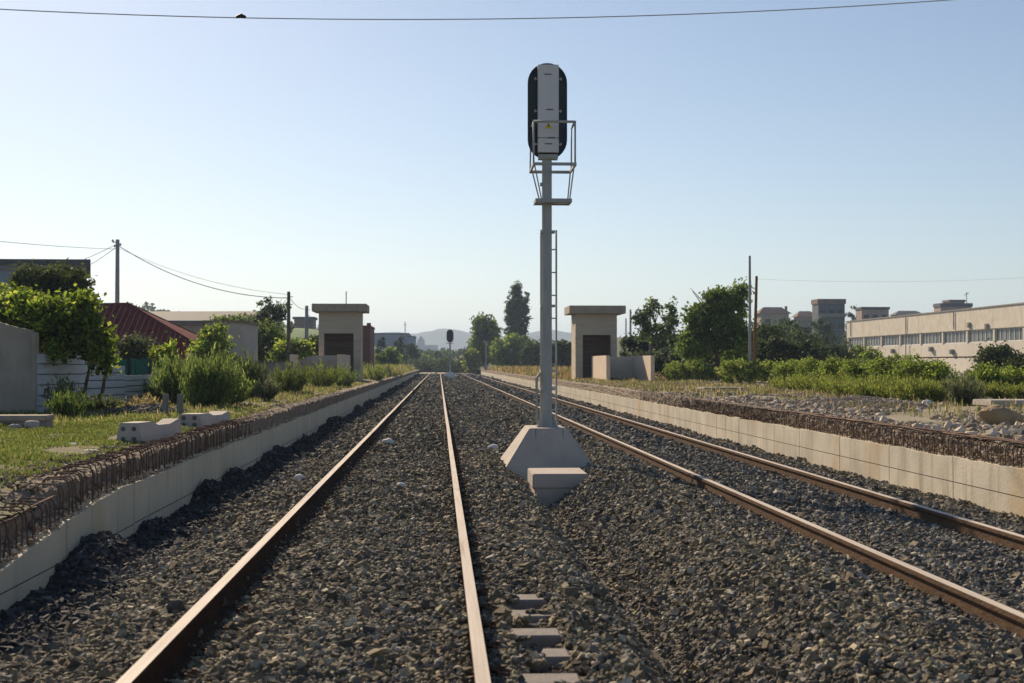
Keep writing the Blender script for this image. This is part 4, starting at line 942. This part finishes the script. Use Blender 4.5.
house('pale low building stepped below the pinkish house', 792, 815, 319, 321, 320, 'greyb', 'flat', 'greyb', 3, 1)
house('tall narrow dark blue green tower block under a brown parapet', 818.5, 845, 298, 303, 300, 'teal', 'flat', 'brown', 3, 4)
house('brown block with a flat roof just past the tower block', 862, 889, 306, 308.5, 330, 'pinkish', 'flat', 'darkroof', 3, 2)
house('low dark roofed house barely showing above the factory roof', 897, 924, 309.5, 314, 380, 'brown', 'hip', 'darkroof', 2, 1)
house('brown house with an aerial rising above the factory roof', 941, 972, 302, 305.5, 360, 'pinkish', 'flat', 'darkroof', 3, 2)
house('small upper storey set on the brown house above the factory', 950, 965, 298.5, 300.5, 364, 'pinkish', 'flat', 'brown', 2, 1, base=PZ(302, 364))
b = MB(); b.tube([(0, 0, 0), (0, 0, 3)], .1, 4); b.tube([(-.6, 0, 2.2), (.6, 0, 2.8)], .08, 4); o = b.build('aerial', 'greyb'); o.location = (PX(967, 362), 362, PZ(302, 360)); tag(o, 'aerial on the flat roof of the brown house above the factory', 'aerial')
b = MB(); b.box(-.9, .9, -.5, .5, 0, .12); o = b.build('concrete_slab', 'conc', bevel=.01); p = P(1020, 408, 28); o.location = (p.x+.3, 28.5, .50); o.scale = (1, 1, 1); tag(o, 'flat grey concrete slab on the rubble near the reeds by the boulder', 'slab')
b = MB(); b.box(-.7, .7, -.6, .6, 0, .16); o = b.build('concrete_slab', 'conc_d', bevel=.01); p = P(722, 390, 45); o.location = (p.x, 45, .45); tag(o, 'dark concrete slab on the platform in front of the clipped hedge', 'slab')
# ================================================================== vegetation
def bush(name, label, blobs, nclump, nleaf, ls, cols, crad=.3, shell=.5, group=None, lm='leaf', w=None, cat='bush', ybase=None):
    bx = blobs[0]; e = (bx[0], bx[1], .3); v, f, t = crown(blobs, nclump, nleaf, ls, cols, crad, shell, w)
    v = v-np.array(e); o = np_mesh(name, v, f, 4, lm, t); o.location = e; tag(o, label, cat, group); return o
B = blobpx
# dense vine over the fence
vb = [B(20, 318, 29, 34, 24, 1.0), B(55, 325, 28.6, 26, 26, 1.0), B(5, 305, 29.5, 24, 14, 1.0), B(75, 312, 28.6, 24, 18, .8), B(88, 333, 28.3, 13, 26, .6), B(100, 362, 28.0, 8, 24, .35), B(66, 338, 28.6, 30, 14, .8), B(56, 352, 27.6, 4, 10, .25), B(106, 350, 28.2, 6, 16, .3), B(-40, 315, 29.5, 40, 30, 1.2)]
e = empty('climbing_vine', P(60, 400, 29)); tag(e, 'thick sunlit climbing vine spilling over the wall and plank fence', 'vine')
v, f, t = crown(vb, 420, 46, .062, G_VINE+[(.035, .06, .012)], .22, .35, [.4, .3, .15, .15]); np_mesh('foliage', v-np.array(e.location), f, 4, 'leaf', t, e)
b = MB()
for i in range(5):
    a = P(30+i*18, 395, 29)-e.location; c = P(35+i*15+random.uniform(-9, 9), 325, 29)-e.location; b.tube([a, a.lerp(c, .5)+Vector((random.uniform(-.15, .15), .1, 0)), c], [.04, .03, .02], 6)
b.build('stems', 'bark', e)
tree('evergreen_tree', 'dark dense evergreen tree rising behind the vine before the blue grey building', P(60, 372, 46), P(62, 285, 46), .16,
     dict(blobs=[B(40, 284, 46, 28, 14, 1.2), B(66, 278, 46, 20, 11, 1.2), B(82, 292, 46, 11, 14, .8), B(30, 290, 46, 16, 14, 1), B(60, 300, 46, 34, 18, 1.2)], nclump=260, nleaf=36, lsize=.075, cols=[(.06, .09, .025), (.035, .05, .015), (.07, .09, .02)], crad=.24, shell=.5), seed=1, spread=.8)
tree('olive_tree', 'small grey green tree behind the green sheet screen', P(137, 385, 40), P(137, 350, 40), .06,
     dict(blobs=[B(137, 348, 40, 19, 12, .8), B(128, 356, 40, 11, 8, .5)], nclump=80, nleaf=30, lsize=.055, cols=G_BLUE+[(.10, .10, .05)], crad=.22, shell=.4), limbs=5, spread=.5, seed=2)
bush('shrub', 'bright yellow green shrub beside the folded parasol', [B(163, 360, 39, 12, 13, .6), B(172, 352, 39, 8, 8, .5)], 60, 30, .06, G_VINE, .2)
bush('shrub', 'bright leafy shrub below the concrete hut', [B(213, 345, 57, 13, 18, 1.0), B(204, 352, 57, 10, 12, 1.0), B(222, 360, 57, 10, 12, .8)], 90, 36, .10, G_VINE, .3)
bush('shrub', 'row of leafy tops showing above the hut roof', [B(222, 324, 100, 10, 4, 1.5), B(240, 325, 100, 12, 5, 1.5), B(250, 332, 100, 14, 9, 1.5)], 110, 30, .16, G_MID, .5)
# feathery shrubs: fans of thin upright shoots
def broom(name, label, u, v, Y, wpx, hpx, n, cols, group=None, dens=1.0, zb=None):
    p = P(u, v, Y); s = Y/FPX; W_ = wpx*s/2; H = hpx*s; z0 = float(zl(np.array([p.x]), np.array([Y]))[0]) if p.x < 0 else float(zr(np.array([p.x]), np.array([Y]))[0])
    if zb is not None: z0 = zb
    m = int(n*.35); a = rng.uniform(0, 6.28, m); q = rng.random(m)**.5
    base = np.stack([np.cos(a)*q*W_*.35, np.sin(a)*q*W_*.35, 0*a], 1); d = np.stack([np.cos(a), np.sin(a), 0*a], 1)
    ln = H*rng.uniform(.55, 1.08, m)*(1-.35*q); lean = (W_*.75*q)
    tip = base+d*lean[:, None]+np.stack([0*a, 0*a, ln], 1)
    bl = blades(base, ln, palette(m, [(.10, .12, .05), (.14, .14, .07)]), 0, .006)
    # leaflets along each shoot
    k = 26; tt = rng.uniform(.15, 1.0, (m, k)); pos = base[:, None]+(tip-base)[:, None]*tt[..., None]+rng.normal(size=(m, k, 3))*.035*H*np.array([1, 1, .6])
    pos = pos.reshape(-1, 3); nn = len(pos); tint = np.repeat(rng.uniform(.7, 1.3, m), k)[:, None]
    aa = rng.uniform(0, 6.28, nn); dd = np.stack([np.cos(aa), np.sin(aa), 0*aa], 1)
    lf = blades(pos, rng.uniform(.05, .11, nn)*max(H, .6)*1.1, palette(nn, cols)*tint, .7, .008+.004*H, dd)
    v1, f1, t1 = merge([(bl[0], bl[1], bl[2]), lf])
    o = np_mesh(name, v1, f1, 4, 'blade', t1); o.location = (p.x, Y, z0-.03); tag(o, label, 'shrub', group); return o
GB = [(.15, .22, .055), (.11, .17, .045), (.21, .27, .08)]
broom('feathery_shrub', 'tallest feathery green shrub behind the precast blocks', 213, 415, 31, 62, 62, 520, GB)
broom('feathery_shrub', 'feathery green shrub in front of the folded parasol', 180, 410, 33, 52, 56, 380, GB)
broom('feathery_shrub', 'lower feathery shrub leaning out from the tallest one towards the hut', 234, 408, 32.5, 40, 38, 220, GB)
broom('feathery_shrub', 'low feathery shrub just behind the two short stakes', 160, 408, 34, 36, 34, 200, GB)
broom('feathery_shrub', 'small feathery sprout between the two tallest shrubs', 196, 412, 30.5, 30, 34, 140, GB)
broom('feathery_shrub', 'darker feathery shrub below the concrete hut', 246, 405, 37, 44, 52, 340, [(.07, .11, .035), (.10, .13, .045)])
broom('feathery_shrub', 'pale dusty weed clump at the foot of the darker shrub', 266, 408, 36, 30, 26, 200, [(.16, .17, .10), (.12, .14, .07)])
broom('feathery_shrub', 'yellow green shrub growing near the low wall', 290, 398, 44, 44, 36, 260, [(.13, .17, .04), (.09, .13, .03)])
broom('feathery_shrub', 'bright yellow green shrub in front of the stair parapet', 322, 393, 55, 46, 30, 240, [(.16, .20, .04), (.12, .16, .035)])
broom('feathery_shrub', 'green shrub by the edge under the stair parapet end', 344, 390, 58, 28, 26, 200, GB)
broom('feathery_shrub', 'green shrub in front of the brick building', 374, 379, 85, 30, 22, 180, GB, zb=.3)
broom('feathery_shrub', 'low dry weed clump past the brick building', 397, 376, 110, 26, 13, 150, DRY+GB, zb=.3)
broom('feathery_shrub', 'tall wispy weed in front of the highest fence bay', 62, 418, 26.3, 40, 44, 150, [(.15, .17, .07), (.10, .13, .05)])
broom('feathery_shrub', 'bright green weed clump at the end of the slab', 68, 434, 24.3, 46, 32, 220, [(.12, .18, .04), (.08, .13, .03)])
broom('feathery_shrub', 'low green weeds in front of the vine trailing on the fence', 100, 415, 28, 44, 20, 180, [(.15, .17, .07), (.10, .14, .05)])
broom('feathery_shrub', 'dry straw coloured weed clump behind the precast block', 145, 413, 27.5, 40, 20, 200, DRY)
# lawn and edge grass (stuff)
def turf(name, label, x0, x1, y0, y1, n, h, cols, zf, thr=.3, lean=.5, width=.005, w=None, tuft=.6):
    X = rng.uniform(x0, x1, n); Y = rng.uniform(y0, y1, n)**1.0; k = inview(X, Y, 1.2)&(vn(X*1.7+5, Y*1.3) > thr); X, Y = X[k], Y[k]; n = len(X)
    hh = h*rng.uniform(.4, 1.2, n)*(1+tuft*(vn(X*2.5, Y*2.5)-.5)*2); base = np.stack([X, Y, zf(X, Y)-.01], 1)
    c = palette(n, cols, w)*(.75+.5*vn(X*.9+50, Y*.9))[:, None]
    v, f, t = blades(base, hh, c, lean, width*(1+Y/25)); o = np_mesh(name, v, f, 4, 'blade', t); tag(o, label, 'grass', kind='stuff')
GL = [(.16, .21, .045), (.13, .18, .04), (.22, .22, .08), (.10, .14, .03)]
turf('lawn_grass', 'short sunlit grass on the platform behind the rusty hoops', -12, -3.6, 5, 27, 240000, .05, GL, zl, .12, .6, .0045)
turf('edge_grass', 'patchy dry grass along the platform past the precast blocks', -9, -3.4, 22, 70, 30000, .10, GL+DRY, zl, .35, .6, .006)
turf('platform_weeds', 'sparse dry weeds on the platform in front of the stair parapet', 6.9, 13, 38, 80, 14000, .16, DRY+[(.14, .16, .05), (.10, .13, .04)], zr, .42, .6, .006)
turf('reed_fringe', 'thin weeds growing through the rubble before the reeds', 8.5, 16, 20, 45, 9000, .18, DRY+[(.14, .17, .05), (.10, .14, .04)], zr, .55, .6, .005)
turf('embankment_grass', 'orange dry grass on the platform beyond the far shelter', 6.8, 22, 84, 200, 30000, .5, [(.30, .20, .10), (.24, .17, .08), (.36, .28, .15), (.14, .15, .05), (.16, .17, .06)], zr, .15, .5, .008)
turf('verge_grass', 'dry and green grass along the far end of the lawn platform', -14, -3.5, 84, 200, 16000, .7, DRY+GB, zl, .2, .5, .008)
# ---- trees beyond the left shelter
tree('thin_tree', 'open thin leafed tree beside the dark wooden pole', P(272, 372, 88), P(272, 305, 88), .14,
     dict(blobs=[B(270, 315, 88, 19, 18, 1.2), B(262, 325, 88, 16, 14, 1.2), B(281, 308, 88, 8, 10, .8), B(274, 335, 88, 18, 16, 1.2)], nclump=120, nleaf=22, lsize=.11, cols=G_BLUE, crad=.28, shell=.3), seed=4, spread=1.2)
tree('broadleaf_tree', 'rounded green tree behind the hut and low wall', P(262, 375, 80), P(262, 345, 80), .15,
     dict(blobs=[B(258, 345, 80, 16, 18, 1.2), B(275, 350, 80, 18, 15, 1.2), B(268, 335, 80, 14, 12, 1.2)], nclump=150, nleaf=34, lsize=.12, cols=G_MID, crad=.35, shell=.4), seed=5)
bush('shrub', 'bright bush between the dark and the pale pole', [B(290, 352, 76, 14, 11, 1), B(300, 350, 76, 10, 9, 1), B(281, 356, 76, 10, 10, 1)], 90, 30, .11, G_VINE, .3)
tree('dark_bush_tree', 'small dark tree by the pale pole and shelter', P(314, 372, 100), P(314, 350, 100), .12, dict(blobs=[B(314, 350, 100, 8, 13, 1)], nclump=50, nleaf=30, lsize=.14, cols=G_DARK, crad=.35), seed=6)
# ---- far side
def far_tree(label, u, vt, vb_, Y, wpx, cols=G_DARK, n=90, ls=None, name='tree', dense=32, group=None, seed=0, shape=0):
    s = Y/FPX; h = vb_-vt; ls = ls or .0022*Y*.55
    if shape == 0: bl = [B(u, vt+h*.38, Y, wpx*.5, h*.38, wpx*.5*s), B(u-wpx*.18, vt+h*.62, Y, wpx*.36, h*.32, wpx*.4*s), B(u+wpx*.2, vt+h*.58, Y, wpx*.34, h*.34, wpx*.4*s)]
    else: bl = [B(u, vt+h*.5, Y, wpx*.5, h*.5, wpx*.5*s), B(u, vt+h*.72, Y, wpx*.5, h*.28, wpx*.5*s)]
    return tree(name, label, P(u, vb_+4, Y), P(u, vt+h*.3, Y), .004*Y*.25+.05, dict(blobs=bl, nclump=n, nleaf=dense, lsize=ls, cols=cols, crad=wpx*s*.10+.2, shell=.45), limbs=4, spread=wpx*s*.3, seed=seed, group=group, leafmat='far_leaf')
far_tree('large bushy tree behind the distant dark headed signal', 485, 314, 369, 235, 27, G_BRIGHT+G_MID, 240, .26, 'broadleaf_tree', 36, seed=11)
far_tree('broad yellow green tree spreading below the tall poplar', 515, 336, 370, 225, 44, G_BRIGHT+G_MID, 220, .28, 'broadleaf_tree', 34, seed=12)
tree('poplar', 'tall narrow dark poplar rising above the bushy trees', P(515, 368, 255), P(515, 300, 255), .35,
     dict(blobs=[B(516, 297, 255, 6, 17, 1.2), B(513, 312, 255, 9, 18, 1.6), B(512, 328, 255, 8, 18, 1.8), B(526, 306, 255, 4, 16, .9), B(524, 322, 255, 5, 18, 1.2), B(516, 340, 255, 10, 14, 2), B(519, 318, 255, 6, 24, 1.3), B(519, 300, 255, 6, 17, 1.2)], nclump=900, nleaf=24, lsize=.17, cols=[(.08, .12, .055), (.06, .09, .045), (.11, .15, .07)], crad=.32, shell=.3), limbs=4, spread=2, seed=13, leafmat='far_leaf')
far_tree('dark bushy tree between the poplar and the signal mast', 537, 341, 368, 215, 26, G_DARK, 120, .26, 'broadleaf_tree', seed=14)
far_tree('dark green tree seen between mast and shelter', 561, 340, 372, 170, 30, G_DARK, 130, .22, 'broadleaf_tree', seed=15)
far_tree('small bright bush by the distant dry grass', 470, 347, 371, 230, 14, G_BRIGHT, 50, .25, 'bush_tree', seed=16)
far_tree('narrow dark cypress in front of the far hall', 399, 335, 366, 260, 9, G_DARK, 60, .26, 'cypress', 30, seed=17, shape=1)
far_tree('short dark cypress nearer the brick building', 381, 337, 366, 240, 9, G_DARK, 55, .25, 'cypress', 30, seed=18, shape=1)
far_tree('small dark tree in front of the blue office block', 411, 342, 369, 270, 14, G_DARK, 60, .26, 'small_tree', seed=19)
far_tree('low green tree next to the brick building corner', 388, 350, 374, 180, 24, G_MID, 90, .22, 'small_tree', seed=20)
for i, (u, vt, w_) in enumerate([(395, 352, 26), (424, 356, 24), (437, 350, 20), (450, 352, 18), (462, 350, 18), (428, 352, 20)]):
    far_tree(['low mid green tree under the two cypresses', 'rounded green bush where the shiny rails vanish', 'dusky tree over the end of the line', 'dusky tree behind the distant oval signal post', 'grey green tree next to the bushy tree at the line end', 'low dusky tree behind the pale road'][i], u, vt, 371, 300+25*i, w_, G_BLUE if i > 1 else G_MID, 70, .34, 'line_end_tree', group='trees at the end of the line', seed=30+i)
def wood(name, label, u0, u1, Y, vtf, n, ls, cols):
    us = rng.uniform(u0, u1, n); Ys = Y*rng.uniform(.93, 1.12, n); t = rng.random(n); s = Ys/FPX
    top = (364-np.interp(us, [p[0] for p in vtf], [p[1] for p in vtf])+rng.normal(0, 1.2, n)+4*(vn(us*.18, us*0)-.5))*s+CAMZ
    z = -.5+(top+.5)*t; x = (us-439)/FPX*Ys
    tint = (.6+.8*vn(x*.15, z*.4))[:, None]
    v, f, tt = leaves(np.stack([x, Ys, z], 1), rng.uniform(.6, 1.3, n)*ls, palette(n, cols)*tint, aspect=.7)
    tag(np_mesh(name, v, f, 4, 'far_leaf', tt), label, 'wood', kind='stuff')
wood('far_wood', 'dusky far off wood filling the end of the railway line', 330, 620, 380, [(330, 350), (400, 350), (425, 354), (440, 351), (480, 350), (620, 346)], 30000, .5, G_BLUE+G_DARK)
wood('far_wood', 'low hedge like wood closing the line behind the distant oval signal', 408, 480, 262, [(408, 358), (425, 360), (432, 362), (445, 358), (455, 361), (480, 355)], 9000, .3, G_BLUE+G_DARK)
wood('far_wood', 'far off wood behind the shelters and the big trees', 600, 1100, 560, [(600, 345), (700, 340), (1100, 338)], 12000, .9, G_BLUE+G_DARK)
wood('far_wood', 'far off wood behind the warehouse and hut', -40, 330, 480, [(-40, 318), (120, 306), (150, 305), (165, 312), (330, 330)], 16000, .8, G_BLUE+G_DARK)
# ---- right side trees
tree('sparse_tree', 'sparse open tree with grey branches behind the stair parapet', P(655, 375, 90), P(655, 312, 90), .13,
     dict(blobs=[B(640, 318, 90, 9, 8, 1), B(668, 322, 90, 10, 12, 1), B(652, 308, 90, 9, 8, 1), B(655, 332, 90, 22, 12, 1.2), B(672, 308, 90, 4, 10, .6)], nclump=110, nleaf=22, lsize=.11, cols=G_MID+G_BLUE, crad=.3, shell=.3), seed=21, spread=1.5, limbs=9)
tree('dark_tree', 'dark low spreading tree at the foot of the sparse tree', P(648, 378, 93), P(648, 350, 93), .15,
     dict(blobs=[B(636, 350, 93, 16, 16, 1.2), B(660, 348, 93, 20, 18, 1.2), B(684, 352, 93, 16, 16, 1.2)], nclump=230, nleaf=34, lsize=.13, cols=G_DARK+G_BLUE, crad=.35, shell=.4), seed=22)
bush('undergrowth_bush', 'dark bush filling the foot of the big bright green tree', [B(712, 362, 80, 26, 13, 1.5), B(738, 360, 80, 22, 14, 1.5)], 160, 34, .10, G_DARK+G_MID, .3)
bush('undergrowth_bush', 'dusky bush directly behind the sunlit end of the parapet', [B(668, 362, 84, 24, 12, 1.5), B(640, 364, 84, 16, 10, 1.5)], 150, 34, .10, G_BLUE+G_DARK, .3)
bush('undergrowth_bush', 'dark bush between the two slender poles and the clipped hedge', [B(775, 352, 80, 26, 15, 1.5), B(805, 354, 80, 22, 13, 1.5)], 170, 34, .10, G_DARK, .3)
tree('big_tree', 'big bright green tree standing beside the two slender poles', P(716, 385, 74), P(716, 305, 74), .2,
     dict(blobs=[B(712, 325, 74, 24, 28, 1.6), B(728, 312, 74, 18, 24, 1.4), B(700, 318, 74, 12, 16, 1.2), B(718, 300, 74, 16, 12, 1.1), B(738, 300, 74, 6, 10, .6), B(694, 345, 74, 16, 18, 1.3), B(735, 340, 74, 20, 24, 1.5), B(740, 290, 74, 5, 7, .5)], nclump=430, nleaf=34, lsize=.105, cols=[(.12, .20, .035), (.09, .15, .028), (.18, .26, .05)], crad=.32, shell=.4), seed=23, spread=1.8, limbs=12)
for i, (u, vt, w_, Y, c, lab) in enumerate([(762, 322, 44, 92, G_DARK, 'dark bluish tree just behind the two slender poles'), (800, 328, 50, 100, G_BLUE, 'grey green tree under the pinkish hillside house'),
        (832, 345, 44, 105, G_DARK, 'low dark tree in front of the tower block'), (785, 322, 30, 150, G_BLUE, 'tree rising in front of the yellowish hillside house'), (862, 346, 34, 110, G_MID, 'leafy tree against the far corner of the factory'),
        (822, 318, 22, 210, G_BLUE, 'hazy tree climbing the base of the tower block'), (852, 330, 14, 240, G_BLUE, 'tree showing between tower block and factory'), (852, 307, 12, 310, G_BLUE, 'small tree on the rise beside the brown block')]):
    far_tree(lab, u, vt, 378 if Y < 130 else 355, Y, w_, c, 150 if Y < 200 else 60, .12 if Y < 130 else .25, 'background_tree', 34, 'trees before the hillside', 50+i)
far_tree('round dark bush standing against the factory boundary wall', 1000, 345, 385, 70, 38, G_DARK, 150, .085, 'round_bush', 40, seed=60)
far_tree('dark bush leaving the picture beside the round one', 1028, 352, 392, 58, 36, G_DARK, 130, .08, 'round_bush', 40, seed=61)
bush('hedge', 'rounded light green hedge next to the stair parapet', [B(676, 371, 72, 12, 9, .9), B(696, 371, 72, 14, 9, .9), B(706, 375, 72, 8, 6, .8)], 170, 34, .06, G_BRIGHT, .18, .55, lm='leaf', cat='hedge')
bush('hedge', 'long clipped green hedge behind the slender poles', [B(728+i*13, 373-abs(i-4)*.3, 62, 10, 11, .9) for i in range(8)], 420, 34, .055, G_BRIGHT, .16, .55, cat='hedge')
HC = [(.20, .28, .045), (.14, .21, .035), (.26, .32, .06), (.10, .15, .03)]
for i, (u, vt, vb_, Y, w_, lab) in enumerate([(792, 363, 392, 50, 20, 'leafy shrub right where the clipped hedge ends'), (812, 362, 393, 48, 18, 'second leafy shrub past the end of the clipped hedge'), (836, 360, 396, 45, 22, 'leafy shrub standing behind the rubble heap'),
        (862, 357, 398, 42, 24, 'tall leafy shrub covering the far foot of the factory'), (888, 357, 400, 40, 22, 'tall leafy shrub below the first factory windows'), (912, 360, 402, 38, 20, 'yellow green shrub in the middle of the leafy row'),
        (935, 364, 403, 37, 20, 'shrub next to the dusty bush with white flowers'), (985, 368, 402, 38, 18, 'dark green shrub between the dusty bush and the round bush'), (1010, 372, 402, 38, 20, 'low shrub in front of the round dark bush'), (1036, 371, 402, 38, 18, 'last shrub of the leafy row near the slab')]):
    vt -= 4; h = (vb_-vt)/2
    bush('leafy_shrub', lab, [B(u, vt+h*.8, Y, w_*.75, h*.8, .8), B(u-w_*.4, vt+h*1.2, Y, w_*.55, h*.85, .7), B(u+w_*.45, vt+h*1.15, Y, w_*.55, h*.85, .7), B(u, vt+h*1.5, Y-.3, w_*.95, h*.6, .7)], 330, 34, .036, HC, .15, .55, group='leafy shrubs behind the rubble')
# reeds: tall fans of leaf blades
def reed(i, u, vb_, Y, wpx, hpx, lab):
    return broom('reed_clump', lab, u, vb_, Y, wpx, hpx, 330, [(.20, .26, .05), (.14, .19, .035), (.27, .29, .08)], 'reeds and weeds behind the rubble')
labs = ['reed clump where the clipped hedge ends', 'second reed clump past the hedge end', 'third reed clump past the hedge end, above the rubble heap', 'tall reed clump behind the rubble heap', 'reed clump in front of the far corner of the factory', 'reed clump below the first factory windows', 'wide reed clump in the middle of the row under the factory', 'reed clump behind the small white stone', 'reed clump beside the dusty flowering bush', 'low reed clump by the round bush', 'reed clump in front of the round dark bush', 'reed clump at the end of the row near the slab']
for i, (u, vb_, Y, w_, h_) in enumerate([(790, 392, 50, 44, 26), (812, 394, 47, 44, 30), (832, 397, 43, 46, 34), (850, 399, 40, 50, 36), (872, 400, 38, 50, 38), (892, 401, 37, 50, 38), (914, 404, 35, 54, 40), (935, 404, 35, 50, 38), (955, 403, 36, 46, 34), (978, 402, 37, 46, 32), (1000, 402, 37, 44, 28), (1026, 402, 37, 44, 28)]):
    reed(i, u, vb_, Y-1.5, w_*1.1, h_*.75, labs[i])
labs2 = ['back row reeds beyond the hedge', 'back row reeds behind the tall clump', 'back row reeds below the factory corner', 'back row reeds under the middle windows', 'back row reeds before the boundary wall', 'back row reeds by the dusty bush']
for i, (u, Y) in enumerate([(800, 56), (840, 52), (878, 48), (910, 46), (940, 46), (968, 47)]):
    pass
broom('flowering_weed', 'dusty weed bush dotted with white flowers among the reeds', 963, 408, 31, 44, 38, 240, [(.10, .12, .06), (.14, .16, .09)])
# ================================================================== haze
xs = bpy.data.materials.new('air'); xs.use_nodes = True; n = xs.node_tree; n.nodes.remove(n.nodes['Principled BSDF'])
pv = n.nodes.new('ShaderNodeVolumePrincipled'); pv.inputs['Color'].default_value = (.52, .71, 1.0, 1); pv.inputs['Density'].default_value = 2.9e-4; pv.inputs['Anisotropy'].default_value = .3
n.links.new(pv.outputs[0], n.nodes['Material Output'].inputs['Volume']); M['air'] = xs
b = MB(); b.box(-9300, 9300, -400, 9400, -1.9, 140); o = b.build('haze', 'air'); tag(o, kind='stuff'); o['label'] = 'thin blue summer haze over the whole valley'
